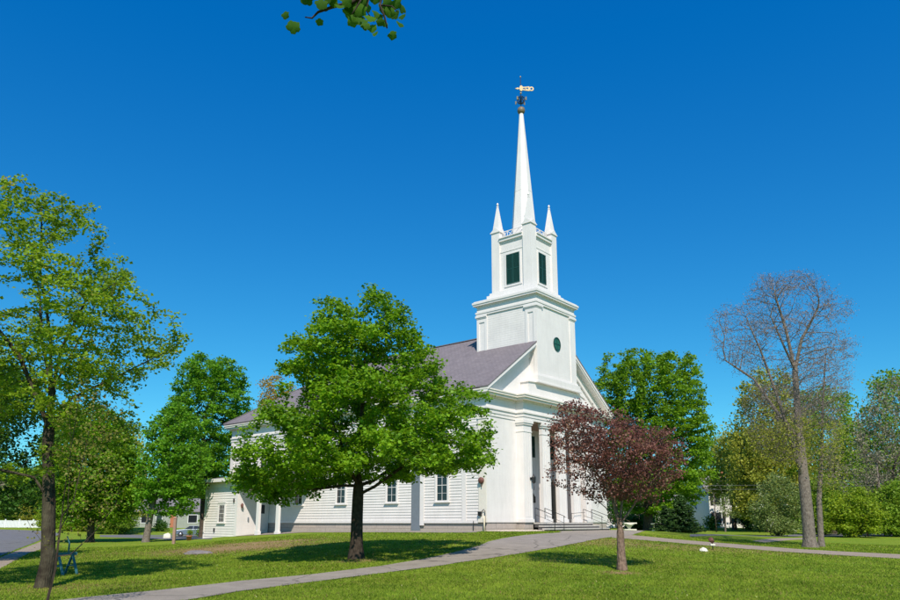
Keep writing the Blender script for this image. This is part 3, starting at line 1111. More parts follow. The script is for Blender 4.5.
# purple-leaved plum
PY_ = 22.4
pxb = at(620, 525, PY_).x; pz = gz(pxb, PY_)
prof_pl = [(400, 552, 580), (410, 550, 600), (420, 549, 640), (430, 546, 668), (438, 548, 684), (452, 552, 690), (466, 568, 690), (480, 588, 680), (494, 600, 660), (510, 606, 640)]
attp = envelope(prof_pl, PY_, 2000, np.random.default_rng(12), thr=-.16, shell=.3, seed=9, nsc=1.2, depth=.9)
attp = np.r_[attp, envelope([(470, 562, 676), (490, 578, 668), (508, 594, 654), (524, 606, 638)], PY_, 420, np.random.default_rng(13), thr=-.4, shell=.1, depth=.8)]
trp = [(-1, [(pxb, PY_, pz - .15), P3(621, 550, PY_), P3(620, 525, PY_), P3(622, 500, PY_), P3(626, 470, PY_, .1), P3(630, 440, PY_)])]
k1 = idx_at(trp[0][1], .2, at(620, 534, PY_).z)
trp += [(k1, [P3(610, 495, PY_, -.2), P3(592, 470, PY_, -.3), P3(575, 440, PY_, -.3), P3(560, 415, PY_)]),
        (k1 + 1, [P3(640, 495, PY_, -.1), P3(660, 470, PY_, -.3)]),
        (k1, [P3(616, 490, PY_, .3), P3(606, 450, PY_, .6)]),
        (k1, [P3(606, 508, PY_), P3(586, 492, PY_, -.1), P3(560, 486, PY_, -.2), P3(548, 478, PY_)]),
        (k1 + 1, [P3(604, 484, PY_, -.4), P3(580, 476, PY_, -.5), P3(552, 470, PY_, -.6)])]


tree('plum_tree', 'small purple leaved tree with twiggy dark branches on the lawn before the church front', 'tree', (pxb, PY_, pz), attp, trp, M['barkp'],
     M['lf_plum'], .125, per=27, size=.068, spread=.11, step=.2, kill=.25, infl=1.6, leaf_r=.013, seed=41, tip_r=.004, min_r=.0035, up=.25,
     zrange=(at(600, 500, PY_).z, 99), flare=.5)

# right maple behind the church
RY = 66.
std_tree('maple_tree', 'broad bright green maple rising behind the right end of the church', 'tree', 648, RY,
         [(352, 604, 618), (358, 602, 688), (370, 596, 698), (390, 594, 704), (410, 596, 708), (430, 594, 712), (450, 596, 714), (470, 600, 716), (490, 604, 708), (506, 612, 700), (516, 625, 692)],
         M['barkb'], M['lf_right'], .42, n=1700, fork=470, seed=51, per=56, size=.22, spread=.24, step=.55, kill=.62, infl=4., leaf_r=.03, tip_r=.012, min_r=.012, thr=-.25, shell=.3, up=.7, flat=.5, nsc=.45)
# two left mid trees
std_tree('maple_tree', 'dense green tree with short pale trunk left of the church annex', 'tree', 147, 59.,
         [(405, 166, 186), (420, 152, 200), (440, 144, 208), (460, 140, 210), (480, 138, 208), (500, 136, 202), (516, 142, 190)],
         M['barkg'], M['lf_left'], .27, n=950, fork=480, seed=61, depth=.75, per=46, size=.22, spread=.25, step=.5, kill=.6, infl=4., leaf_r=.03, tip_r=.012, min_r=.012, thr=-.3, shell=.3, up=.7, flat=.5, lean=12)
std_tree('maple_tree', 'taller dense green tree rising behind the rear corner of the church', 'tree', 204, 74.,
         [(357, 196, 232), (366, 180, 243), (382, 177, 248), (400, 173, 251), (420, 166, 248), (440, 160, 242), (460, 158, 238), (480, 160, 236), (498, 165, 232)],
         M['barkb'], M['lf_left'], .40, n=1700, fork=440, seed=71, per=62, size=.24, spread=.27, step=.6, kill=.7, infl=4., leaf_r=.03, tip_r=.012, min_r=.012, thr=-.28, shell=.3, up=.7, flat=.5)
# dark tree reaching in from the left
std_tree('maple_tree', 'dark green tree reaching in low from beyond the left edge', 'tree', -70, 33.,
         [(355, -90, 14), (375, -120, 36), (405, -140, 44), (440, -150, 52), (470, -140, 46), (497, -120, 38), (518, -90, 26)],
         M['bark'], M['lf_dark'], .3, n=1500, fork=470, seed=81, per=44, size=.15, spread=.22, step=.4, kill=.5, leaf_r=.02, tip_r=.008, min_r=.008, thr=-.25, up=.6, flat=.5)

# bare tree on the right with a second thinner stem
NY = 41.7
nxb = at(808, 525, NY).x; nzb = gz(nxb, NY)
prof_bare = [(274, 758, 808), (290, 752, 830), (306, 716, 846), (322, 706, 850), (340, 710, 852), (360, 722, 852), (385, 736, 848), (410, 742, 842), (440, 752, 838), (466, 768, 832)]
attn = envelope(prof_bare, NY, 5200, np.random.default_rng(19), thr=-.02, shell=.35, seed=2, nsc=.55, depth=.8)
trn = [(-1, [(nxb, NY, nzb - .2), P3(807, 510, NY), P3(803, 470, NY), P3(799, 420, NY, .1), P3(795, 370, NY), P3(786, 330, NY), P3(775, 295, NY)])]
g1 = idx_at(trn[0][1], .24, at(800, 480, NY).z); g2 = idx_at(trn[0][1], .24, at(800, 440, NY).z); g3 = idx_at(trn[0][1], .24, at(800, 372, NY).z)
trn += [(g1, [P3(790, 450, NY, -.5), P3(770, 400, NY, -1.), P3(752, 355, NY, -1.2), P3(735, 320, NY, -1.4)]),
        (g2, [P3(783, 410, NY, .8), P3(762, 375, NY, 1.2), P3(735, 355, NY, 1.5)]),
        (g3, [P3(800, 340, NY, -.2), P3(815, 310, NY, -.4)]),
        (g3, [P3(780, 350, NY, -.6), P3(765, 320, NY, -.8)])]


def bare_extra(root, pos, par, r, kids, rng):
    ids = np.where((r < .02) & (pos[:, 2] < 7.0) & (pos[:, 2] > 1.5))[0]
    V, Fs = leaves(pos, ids, 9, .10, .35, rng)
    np_mesh('crown', V, Fs, M['lf_olive'], root)


tree('bare_tree', 'tall nearly bare tree with thick trunk and reddish budding twigs on the right lawn', 'tree', (nxb, NY, nzb), attn, trn, M['barkg'],
     M['lf_bud'], .34, per=9, size=.055, spread=.16, step=.24, kill=.22, infl=2.0, leaf_r=.013, seed=91, tip_r=.0085, min_r=.004, taper=.3, up=.1, extra=bare_extra, flare=.5, jit=.16, lift=.42)
N2 = 44.0
n2x = at(819, 525, N2).x; n2z = gz(n2x, N2)
attn2 = envelope([(335, 806, 846), (355, 800, 852), (380, 800, 852), (410, 802, 850), (440, 802, 844), (470, 806, 846), (492, 812, 840)], N2, 1800, np.random.default_rng(29), thr=-.2, seed=12, nsc=.5, depth=.8)
trn2 = [(-1, [(n2x, N2, n2z - .2), P3(819, 500, N2), P3(822, 450, N2), P3(823, 400, N2), P3(826, 350, N2)])]
tree('bare_tree', 'slender leaning bare stem standing close behind the thick bare trunk', 'tree', (n2x, N2, n2z), attn2, trn2, M['barkg'],
     M['lf_bud'], .18, per=4, size=.055, spread=.16, step=.3, kill=.28, taper=.5, infl=3., leaf_r=.014, seed=95, tip_r=.007, min_r=.004, up=.1, extra=bare_extra, jit=.16, lift=.4)

# orange-tinged tree behind the roof
std_tree('budding_tree', 'thin orange and yellow budding tree peeping over the rear church roof', 'tree', 272, 100.,
         [(376, 266, 292), (386, 258, 300), (398, 254, 306), (412, 254, 310), (430, 258, 310)], M['barkb'], M['lf_orange'], .2, n=230, fork=430, seed=97,
         per=26, size=.26, spread=.35, step=.6, kill=.7, leaf_r=.04, tip_r=.012, min_r=.012, thr=-.2)

# background trees: (px, Y, profile, material, label)
BG = 'trees along the far edge of the green'


def dome(cx, w, top, bot, k=7, sk=0.):
    out = []
    for i in range(k):
        t = i / (k - 1)
        ww = w * math.sin(math.pi * (.12 + .63 * t)) ** .8
        out.append((top + (bot - top) * t, cx - ww / 2 + sk * (1 - t), cx + ww / 2 + sk * (1 - t)))
    return out


def back(label, px, Y, w, top, bot, m, seed, n=620, name='background_tree', cat='tree', per=14, size=None, bark='barkb', fork=None, **kw):
    s = Y / 90.
    a_ = dict(per=int(per * 2.6), size=size or .32 * s, spread=.5 * s, step=.7 * s, kill=.8 * s, infl=5. * s, leaf_r=.06, tip_r=.016, min_r=.014, thr=-.42, up=.5, flat=.6, nsc=.3, shell=.2)
    a_.update(kw)
    return std_tree(name, label, cat, px, Y, dome(px, w, top, bot), M[bark], M[m], .3, n=n, seed=seed, group=BG, fork=fork or bot - (bot - top) * .3, **a_)


back('olive domed tree behind the left half of the bare tree', 768, 88, 84, 372, 520, 'lf_olive', 101, n=620)
back('fresh green tree just right of the bare trunks, at the far edge', 822, 98, 84, 388, 520, 'lf_mid', 102, n=620)
back('low olive tree over the roof of the white house', 734, 97, 58, 432, 498, 'lf_olive', 103)
back('tall grey brown budding tree at the right edge with bare lower branches', 893, 80, 92, 378, 520, 'lf_brown', 104, n=640, per=7, size=.2)
back('mid green tree behind the right edge, top showing over the grey one', 890, 105, 70, 374, 510, 'lf_mid', 105, n=420)
back('dark green low tree between the olive dome and the right edge', 856, 112, 74, 430, 528, 'lf_dark', 106, n=380)
back('dark shrubby tree right of the white house', 752, 100, 30, 470, 530, 'lf_dark', 107, n=300)
back('olive tree right of the white house, leaning over its gable', 762, 108, 44, 430, 530, 'lf_olive', 108, n=380)
back('young reddish tree tucked behind the slender bare stem', 833, 84, 26, 446, 522, 'lf_brown', 109, n=160, per=6)
back('brown green tree in the gap left of the olive dome', 712, 118, 46, 440, 520, 'lf_mid', 110, n=260)
back('rounded green tree standing behind the foreground sapling, short of the road', 92, 62, 104, 412, 522, 'lf_right', 111, n=1100, size=.26)
back('olive budding tree left of the pale trunked green tree', 124, 112, 56, 424, 524, 'lf_olive', 112, n=420, per=10)
back('brownish tree above the left end of the white fence', 8, 138, 50, 478, 524, 'lf_brown', 113, n=300)
back('lime green tree over the right end of the white fence', 24, 130, 36, 470, 522, 'lf_lime', 114, n=260)
back('dark green tree low behind the mottled old trunk', 62, 128, 50, 466, 524, 'lf_mid', 115, n=320)
back('dark tree rising behind the sage green house', 168, 145, 60, 480, 524, 'lf_dark', 116, n=340)
back('olive tree behind the left end of the sage house', 140, 150, 40, 488, 526, 'lf_olive', 117, n=260)
back('dark green tree filling the gap behind the white benches', 632, 110, 60, 470, 528, 'lf_dark', 118, n=420)
back('mid green tree between the spruce and the white house', 692, 128, 40, 470, 526, 'lf_mid', 119, n=300)
back('mid green tree beyond the right edge of the picture', 930, 92, 60, 410, 522, 'lf_mid', 120, n=320)
SH = 'shrubs along the far road'


def shrub(label, px, Y, w, top, bot, m, seed, n=260, per=40, size=.22, **kw):
    x = at(px, 525, Y).x
    b = Vector((x, Y, gz(x, Y)))
    prof = [(top + (bot - top) * t, px - w * q, px + w * q) for t, q in ((0, .14), (.12, .30), (.3, .42), (.5, .5), (.75, .52), (1, .46))]
    rng = np.random.default_rng(seed)
    att = envelope(prof, Y, n, rng, seed=seed, thr=-.16, nsc=.6, depth=.8)
    k = [(-1, [(b.x, b.y, b.z - .1), P3(px, bot - (bot - top) * .3, Y)])]
    k += [(0, [P3(px + w * q, bot - (bot - top) * .25, Y, dy)]) for q, dy in ((-.3, .3), (.3, -.3), (.1, .6), (-.12, -.6))]
    r_ = tree('shrub', label, 'shrub', b, att, k, M['barkb'], M[m], .09, per=per, size=size, spread=.3, step=.4, kill=.45, leaf_r=.06, tip_r=.01,
              min_r=.01, seed=seed, group=SH, leaf_from=.05, **kw)
    return r_


shrub('white blossoming shrub left of the bare trunks', 778, 70, 54, 476, 531, 'lf_bloom', 201, n=420, size=.16)
shrub('rounded bright green bush right of the bare trunks', 852, 72, 62, 488, 533, 'lf_lime', 202, n=380)
shrub('mid green bush between the blossoms and the bright bush', 822, 79, 44, 474, 532, 'lf_mid', 203, n=320)
shrub('low green bush at the right edge beside the road', 896, 75, 50, 480, 533, 'lf_mid', 204, n=360)
shrub('dark bush at the right foot of the white house', 752, 96, 26, 503, 529, 'lf_dark', 205)
shrub('small shrub at the left foot of the white house', 712, 96, 12, 514, 528, 'lf_dark', 206, n=120)
shrub('lime bush just beyond the end of the white fence', 52, 118, 30, 505, 528, 'lf_lime', 207)
shrub('olive bush hanging over the middle of the white fence', 30, 126, 26, 500, 524, 'lf_olive', 208)
shrub('green bush over the left end of the white fence', 4, 126, 30, 498, 524, 'lf_mid', 209)
shrub('lime hedge clump at the far edge of the left lawn', 80, 112, 40, 498, 531, 'lf_lime', 210, n=320)
shrub('olive hedge clump left of the pale trunked tree', 116, 108, 44, 500, 532, 'lf_mid', 211, n=320)
shrub('low shrub under the windows of the sage house', 160, 118, 14, 521, 529, 'lf_dark', 212, n=90)
shrub('green clump beside the driveway right of the parked car', 203, 100, 12, 520, 536, 'lf_mid', 213, n=90)
shrub('dark bush behind the white bench in the shade', 640, 72, 30, 512, 531, 'lf_dark', 214)
shrub('grey leafless looking bush below the grey tree', 866, 76, 34, 440, 500, 'lf_brown', 215, n=300, per=5, size=.1)


# far woods as one mass
def woods():
    rng = np.random.default_rng(3)
    Vs = []; Fs = []; o_ = 0
    n = 110000
    a_ = rng.uniform(-.78, .78, n)
    Y = rng.uniform(165, 200, n)
    x = a_ * Y
    h = 8.0 + 5 * (np.sin(a_ * 31) * .5 + .5) * .6 + 5.0 * (np.sin(a_ * 77 + 1) * .5 + .5) * .4 + 2.5 * np.sin(a_ * 190)
    z = gz_np(x, Y) + rng.uniform(0, 1, n) ** .8 * h
    P = np.c_[x, Y, z]
    V, Fc = leaves(P, np.arange(n), 1, .95, .4, rng)
    o = np_mesh('far_woods', V, Fc, M['lf_mid'])
    tag(o, 'distant belt of woods closing the horizon behind houses and trees', 'woods', kind='stuff')


woods()


# spruces beside the path
def spruce(label, px, Y, h, w, seed, group):
    rng = np.random.default_rng(seed)
    x = at(px, 525, Y).x
    b = (x, Y, gz(x, Y))
    root = empty('spruce_tree', b, label=label, cat='tree', group=group)
    MB().tube([(0, 0, -.1), (0, 0, h * .5), (0, 0, h * .97)], [.09, .05, .012], 8).build('trunk', M['barkb'], root)
    P = []
    br = MB()
    z = .12
    while z < h * .97:
        R_ = w * (1 - z / h) ** .8 + .08
        k = int(7 + R_ * 5)
        for j in range(k):
            t = rng.uniform(0, 6.283)
            L_ = R_ * rng.uniform(.7, 1.12)
            q = np.linspace(.15, 1, int(6 + L_ * 16))
            pts = np.c_[np.cos(t) * q * L_, np.sin(t) * q * L_, z - .18 * q * L_ + .12 * (q * L_) ** 2]
            P.append(pts)
            br.tube([(0, 0, z), tuple(pts[-1])], [.014, .004], 3, caps=False)
        z += .17
    br.build('branches', M['barkb'], root)
    P = np.concatenate(P)
    V, Fs = leaves(P, np.arange(len(P)), 6, .12, .05, rng, up=.3)
    np_mesh('crown', V, Fs, M['lf_spruce'], root)


spruce('low wide dark spruce right of the white pedestal bench', 682, 58, 3.0, 1.7, 5, 'spruces beside the path')
spruce('smaller spruce between the maple trunk and the wide spruce', 666, 60, 2.2, 1.2, 6, 'spruces beside the path')

# ------------------------------------------------------------------ church
ZF = 1.65                     # top of the foundation
W_, LEN = 15.7, 28.3
CXm = W_ / 2
church = empty('church', tuple(C0), rad(50), label='white clapboard meetinghouse with columned portico and tall steeple', cat='church')


def cp_(mb, name, m, parent=None, **kw):
    return mb.build(name, m, parent or church, **kw)


def clap_x(x, y0, y1, z0, z1, e=.19, d=.032):
    """lapped boards on a wall facing -x"""
    mb = MB(); z = z0
    while z < z1 - 1e-4:
        zt = min(z + e, z1)
        vs = [(x - d, y0, z), (x - d, y1, z), (x - .002, y1, zt), (x - .002, y0, zt), (x - .002, y0, z), (x - .002, y1, z)]
        mb.add(vs, [(0, 3, 2, 1), (0, 1, 5, 4), (0, 4, 3), (1, 2, 5)])
        z += e
    return mb


def clap_y(y, x0, x1, z0, z1, e=.19, d=.032):
    mb = MB(); z = z0
    while z < z1 - 1e-4:
        zt = min(z + e, z1)
        vs = [(x0, y - d, z), (x1, y - d, z), (x1, y - .002, zt), (x0, y - .002, zt), (x0, y - .002, z), (x1, y - .002, z)]
        mb.add(vs, [(0, 1, 2, 3), (0, 4, 5, 1), (0, 3, 4), (1, 5, 2)])
        z += e
    return mb


# foundation
mb = MB()
mb.box(.06, W_ - .06, .06, LEN - .06, -.8, ZF)
mb.box(3.36, 4.34, -.56, .05, -.2, ZF - .003)
mb.box(11.36, 12.26, -.56, .05, -.2, ZF - .003)
cp_(mb, 'foundation', M['granite'])
# walls: shell with the portico recess
RX0, RX1, RD = 4.3, 11.4, 1.9
mb = MB()
mb.box(0, .2, .0, LEN, ZF + .003, 9.6)                       # left
mb.box(W_ - .2, W_, .0, LEN, ZF + .003, 9.6)                 # right
mb.box(.2, W_ - .2, LEN - .2, LEN, ZF + .003, 9.6)           # back
mb.box(.2, RX0, .0, .2, ZF + .003, 9.6)                      # front left
mb.box(RX1, W_ - .2, .0, .2, ZF + .003, 9.6)                 # front right
mb.box(RX0 - .2, RX0, .2, RD, ZF + .003, 9.6)                # recess sides
mb.box(RX1, RX1 + .2, .2, RD, ZF + .003, 9.6)
mb.box(RX0 - .2, RX1 + .2, RD, RD + .2, ZF + .003, 9.6)      # recess back
wall = cp_(mb, 'wall', M['flush'])
# clapboards on the long side (visible one), rear strip left of annex too
cp_(clap_x(0, .62, 1.62, ZF + .12, 8.42), 'clapboards', M['clap'])
cp_(clap_x(0, 2.0, 5.25, ZF + .12, 8.42), 'clapboards', M['clap'])
cp_(clap_x(0, 6.45, LEN, ZF + .12, 8.42), 'clapboards', M['clap'])
mb = MB()
mb.box(-.07, 0, -.0, .6, ZF + .003, 8.42)
mb.box(-.1, 0, -.03, .64, ZF + .003, ZF + .3)
mb.box(-.11, 0, -.04, .65, 8.2, 8.42)
cp_(mb, 'corner_board', M['cream'])
mb = MB()
mb.box(-.06, 0, 1.64, 1.98, ZF + .003, 8.42)
cp_(mb, 'corner_board', M['white'])
mb = MB()
mb.box(-.07, 0, 5.27, 5.62, ZF - .2, 8.42)
cp_(mb, 'corner_board', M['white'])
mb = MB()
mb.box(-.05, .05, 5.64, 6.42, 1.0, 8.42)  # flat grey-blue upright strip on the side wall
cp_(mb, 'grey_panel', M['grey'])
mb = MB()
mb.box(-.07, -.001, LEN - .5, LEN + .04, ZF + .003, 8.42)
cp_(mb, 'corner_board', M['white'])
# water table
mb = MB()
mb.box(-.055, -.001, .66, 5.24, ZF - .05, ZF + .115)
mb.box(-.055, -.001, 6.46, LEN, ZF - .05, ZF + .115)
cp_(mb, 'water_table', M['white'])

# entablature: stacked bands round the body, broken forward over the portico
PX0, PX1 = 3.32, 12.35


def band(mb, d, z0, z1):
    mb.box(-d, .0 + .01, -d, LEN + d, z0, z1)
    mb.box(.01, PX0 - d, -d, .0, z0, z1)
    mb.box(PX1 + d, W_ - .01, -d, 0, z0, z1)
    mb.box(W_ - .01, W_ + d, -d, LEN + d, z0, z1)
    mb.box(.01, W_ - .01, LEN, LEN + d, z0, z1)
    mb.box(PX0 - d, PX1 + d, -.62 - d, .003, z0, z1)


mb = MB(); band(mb, .05, 8.42, 8.62); band(mb, .09, 8.625, 8.86); cp_(mb, 'architrave', M['white'])
mb = MB(); band(mb, .16, 8.865, 8.97); band(mb, .05, 8.975, 9.62); cp_(mb, 'frieze', M['white'])
mb = MB()
band(mb, .16, 9.625, 9.72); band(mb, .46, 9.725, 9.86); band(mb, .55, 9.863, 10.0); band(mb, .60, 10.003, 10.09)
cp_(mb, 'cornice', M['cream'])
# solid soffit above portico recess, ceiling
mb = MB(); mb.box(RX0, RX1, -.56, RD, 8.36, 8.42); cp_(mb, 'portico_ceiling', M['ceil'])

# tympanum + attic body
def zroof(x):
    return 10.08 + (CXm - abs(x - CXm)) * .695


mb = MB()
mb.prism([(.3, 10.05), (W_ - .3, 10.05), (CXm, 10.05 + (CXm - .3) * .66)], 'y', .02, .3)
cp_(mb, 'tympanum', M['flush'])
# raking cornice
for sgn in (-1, 1):
    def X(x): return CXm + sgn * (x - CXm)
    mb = MB()
    sl = .69
    x0, z0 = -.58, 10.12
    for (ya, yb, ta, tb) in [(-.64, .02, -.16, .03), (-.58, .02, -.29, -.163), (-.12, .02, -.92, -.293)]:
        xe = 5.215
        poly = [(X(x0), z0 + ta), (X(xe), z0 + (xe - x0) * sl + ta), (X(xe), z0 + (xe - x0) * sl + tb), (X(x0), z0 + tb)]
        if ta < -.5:
            poly = [(X(.75), z0 + (.75 - x0) * sl + ta), (X(xe), z0 + (xe - x0) * sl + ta), (X(xe), z0 + (xe - x0) * sl + tb), (X(-.15), z0 + (-.15 - x0) * sl + tb)]
        mb.prism(poly, 'y', ya, yb)
    cp_(mb, 'raking_cornice', M['white'])
# roof with hipped rear
ez = 10.14
rz_ = ez + (CXm + .62) * .69 + .02
yf, yb = .0, LEN + .65
hy = yb - 7.3
A = [(-.62, yf, ez), (CXm, yf, rz_), (W_ + .62, yf, ez), (-.62, yb, ez), (CXm, hy, rz_), (W_ + .62, yb, ez)]
B = [(x, y, z + .09) for x, y, z in A]
mb = MB()
mb.add(A + B, [(6, 7, 10, 9), (7, 8, 11, 10), (9, 10, 11), (0, 3, 4, 1), (1, 4, 5, 2), (3, 5, 4), (0, 1, 7, 6), (1, 2, 8, 7), (0, 6, 9, 3), (2, 5, 11, 8), (3, 9, 11, 5)])
for sg in (-1, 1):                       # overhang at the gable, stopping against the tower
    def X(x): return CXm + sg * (x - CXm)
    k_ = (rz_ - ez) / (CXm + .62)
    mb.prism([(X(-.62), ez), (X(5.21), ez + 5.83 * k_), (X(5.21), ez + 5.83 * k_ + .09), (X(-.62), ez + .09)], 'y', -.66, -.001)
roof = cp_(mb, 'roof', M['roof'])
mb = MB(); mb.bar((CXm, 4.9, rz_ + .1), (CXm, hy, rz_ + .1), .3, .06); mb.bar((CXm, hy, rz_ + .1), (-.6, yb, ez + .11), .22, .05)
mb.build('ridge_cap', M['roof'], roof)

# piers and columns
def pier(x0, x1, y0, y1, name='pier', m='flush', flute=True):
    mb = MB()
    mb.box(x0, x1, y0, y1, ZF + .003, 8.1)
    mb.box(x0 - .06, x1 + .06, y0 - .06, y1, ZF + .003, ZF + .22)
    mb.box(x0 - .03, x1 + .03, y0 - .03, y1, 7.62, 7.70)
    mb.box(x0 - .07, x1 + .07, y0 - .07, y1, 8.1, 8.22)
    mb.box(x0 - .12, x1 + .12, y0 - .12, y1, 8.223, 8.417)
    if flute:
        k = 4
        for i in range(k):                           # raised fillets between flutes
            a_ = x0 + .09 + (x1 - x0 - .18) * (i + .5) / k
            mb.box(a_ - .045, a_ + .045, y0 - .018, y0, ZF + .35, 7.55)
    return cp_(mb, name, M['white'])


pier(3.34, 4.3, -.6, 0)
pier(11.4, 12.33, -.6, 0)
pier(5.62, 6.6, -.6, -.36, 'column')
pier(7.68, 8.7, -.6, -.36, 'column')
pier(9.62, 10.6, -.6, -.36, 'column')
# small soffit filler between architrave and recess: handled by ceiling
# windows
def window(x=None, y=None, w=.95, z0=3.1, z1=5.2, cols=2, rows=4, face='x', mglass='glass', parent=None, depth=.07, wallx=0.):
    """sash window in a wall facing -x (at y) or -y (at x)"""
    T = MB(); S = MB(); Gl = MB(); Mu = MB()

    def bx(mb, a0, a1, d0, d1, c0, c1):
        if face == 'x': mb.box(wallx - d1, wallx - d0, a0, a1, c0, c1)
        else: mb.box(a0, a1, wallx - d1, wallx - d0, c0, c1)
    c = y if face == 'x' else x
    a0, a1 = c - w / 2, c + w / 2
    t = .14
    bx(T, a0 - t, a0, .0, depth, z0 - .02, z1 + t); bx(T, a1, a1 + t, .0, depth, z0 - .02, z1 + t)
    bx(T, a0, a1, .0, depth, z1, z1 + t); bx(T, a0 - t - .04, a1 + t + .04, 0, depth + .04, z1 + t + .003, z1 + t + .07)
    bx(S, a0 - t - .06, a1 + t + .06, .0, depth + .06, z0 - .1, z0 - .023)
    bx(Gl, a0, a1, .0, .012, z0 - .02, z1)
    for i in range(1, cols): bx(Mu, a0 + w * i / cols - .013, a0 + w * i / cols + .013, .014, .03, z0 + .05, z1 - .05)
    for i in range(1, rows):
        zz = z0 + (z1 - z0) * i / rows
        k = .028 if i == rows // 2 else .013
        bx(Mu, a0 + .05, a1 - .05, .0165, .034, zz - k * .7, zz + k * .7)
    bx(Mu, a0, a0 + .05, .014, .04, z0 - .018, z1 - .002); bx(Mu, a1 - .05, a1, .014, .04, z0 - .018, z1 - .002)
    bx(Mu, a0 + .05, a1 - .05, .014, .04, z0 - .018, z0 + .05); bx(Mu, a0 + .05, a1 - .05, .014, .04, z1 - .05, z1 - .002)
    p = T.build('window', M['white'], parent or church)
    if p.parent.parent is None or True:
        lv = p
    S.build('sill', M['white'], lv); Gl.build('glass', M[mglass], lv); Mu.build('muntins', M['white'], lv)
    return p


for i, yy in enumerate((3.65, 8.3, 13.6, 18.6, 23.4)):
    window(y=yy, w=.95, z0=3.02, z1=5.1, wallx=-.035)
    window(y=yy, w=.95, z0=6.0, z1=7.75, wallx=-.035)


def louvers(name, c, w, z0, z1, wallp, face, parent, leaves_=2, m='green'):
    """shutter leaves with real slats in a wall facing -x (c is y) or -y (c is x)"""
    mb = MB()

    def bx(a0, a1, d0, d1, c0, c1):
        if face == 'x': mb.box(wallp - d1, wallp - d0, a0, a1, c0, c1)
        else: mb.box(a0, a1, wallp - d1, wallp - d0, c0, c1)
    bx(c - w / 2, c + w / 2, 0, .012, z0, z1)
    lw = w / leaves_
    for i in range(leaves_):
        a0 = c - w / 2 + lw * i + .01; a1 = a0 + lw - .02
        bx(a0, a0 + .06, .014, .05, z0, z1); bx(a1 - .06, a1, .014, .05, z0, z1)
        for q in (z0, (z0 + z1) / 2 - .04, z1 - .08): bx(a0 + .06, a1 - .06, .014, .05, q, q + .08)
        zz = z0 + .12
        while zz < z1 - .12:
            if abs(zz - (z0 + z1) / 2) > .07:
                if face == 'x':
                    vs = [(wallp - .046, a0 + .06, zz), (wallp - .046, a1 - .06, zz), (wallp - .016, a1 - .06, zz + .05), (wallp - .016, a0 + .06, zz + .05)]
                    vs += [(x, y, z + .014) for x, y, z in vs]
                else:
                    vs = [(a0 + .06, wallp - .046, zz), (a1 - .06, wallp - .046, zz), (a1 - .06, wallp - .016, zz + .05), (a0 + .06, wallp - .016, zz + .05)]
                    vs += [(x, y, z + .014) for x, y, z in vs]
                mb.add(vs, [(0, 1, 2, 3), (7, 6, 5, 4), (0, 4, 5, 1), (1, 5, 6, 2), (2, 6, 7, 3), (3, 7, 4, 0)])
            zz += .075
    return mb.build(name, M[m], parent)


# recess: three bays
for xx in (5.2, CXm, 10.5):
    louvers('shutters', xx, 1.15, 6.35, 7.9, RD - .002, 'y', church)
for xx in (5.2, CXm, 10.5):
    mb = MB()
    mb.box(xx - .72, xx - .6, RD - .06, RD - .003, 6.2, 8.05); mb.box(xx + .6, xx + .72, RD - .06, RD - .003, 6.2, 8.05)
    mb.box(xx - .6, xx + .6, RD - .06, RD - .003, 7.93, 8.05); mb.box(xx - .75, xx + .75, RD - .09, RD - .003, 6.2, 6.33)
    cp_(mb, 'shutter_casing', M['white'])
for xx in (5.2, 10.5):
    mb = MB(); mb.box(xx - .62, xx + .62, RD - .07, RD - .003, ZF + .01, 4.62)
    d = cp_(mb, 'door', M['door'])
    mb = MB()
    for a_ in (-.32, .32):
        for z0, z1 in ((1.9, 2.6), (2.72, 3.5), (3.62, 4.4)): mb.box(xx + a_ - .2, xx + a_ + .2, RD - .09, RD - .072, z0, z1)
    mb.build('door_panels', M['door'], d)
    mb = MB(); mb.lathe([(.0, 2.62), (.035, 2.64), (.035, 2.68), (0, 2.70)], xx - .05, RD - .13, 8); mb.build('handle', M['bronze'], d)
    mb = MB()
    mb.box(xx - .84, xx - .64, RD - .1, RD - .003, ZF + .01, 4.64); mb.box(xx + .64, xx + .84, RD - .1, RD - .003, ZF + .01, 4.64)
    mb.box(xx - .9, xx + .9, RD - .14, RD - .003, 4.645, 4.95)
    mb.build('door_casing', M['white'], d)
# notice board in the middle bay
mb = MB()
mb.box(CXm - .18, CXm + .5, RD - .06, RD - .003, 3.05, 3.5)
mb.prism([(CXm - .1, 3.503), (CXm + .42, 3.503), (CXm + .3, 3.62), (CXm + .16, 3.74), (CXm + .02, 3.62)], 'y', RD - .06, RD - .003)
cp_(mb, 'notice_board', M['black'])
# steps: pale treads, risers coloured dark as the shadow lines below them
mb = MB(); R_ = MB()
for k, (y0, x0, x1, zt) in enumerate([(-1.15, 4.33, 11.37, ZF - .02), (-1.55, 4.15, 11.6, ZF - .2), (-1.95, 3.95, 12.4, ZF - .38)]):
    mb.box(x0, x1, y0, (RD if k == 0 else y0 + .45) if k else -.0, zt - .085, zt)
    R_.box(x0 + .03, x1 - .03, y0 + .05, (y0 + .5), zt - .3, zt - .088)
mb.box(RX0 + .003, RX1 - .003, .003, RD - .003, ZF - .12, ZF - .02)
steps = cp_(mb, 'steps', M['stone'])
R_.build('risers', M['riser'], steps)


def handrail(x, y0=-.62, y1=-2.1, n=2):
    mb = MB()
    mb.tube([(x, y0, ZF - .02), (x, y0, ZF + .95)], .02, 6)
    mb.tube([(x, y1, ZF - .55), (x, y1, ZF + .42)], .02, 6)
    mb.tube([(x, y0, ZF + .95), (x, y1, ZF + .42), (x, y1 - .12, ZF + .32)], .022, 6)
    mb.tube([(x, y0, ZF + .5), (x, y1, ZF - .02)], .013, 6)
    cp_(mb, 'handrail', M['black'])


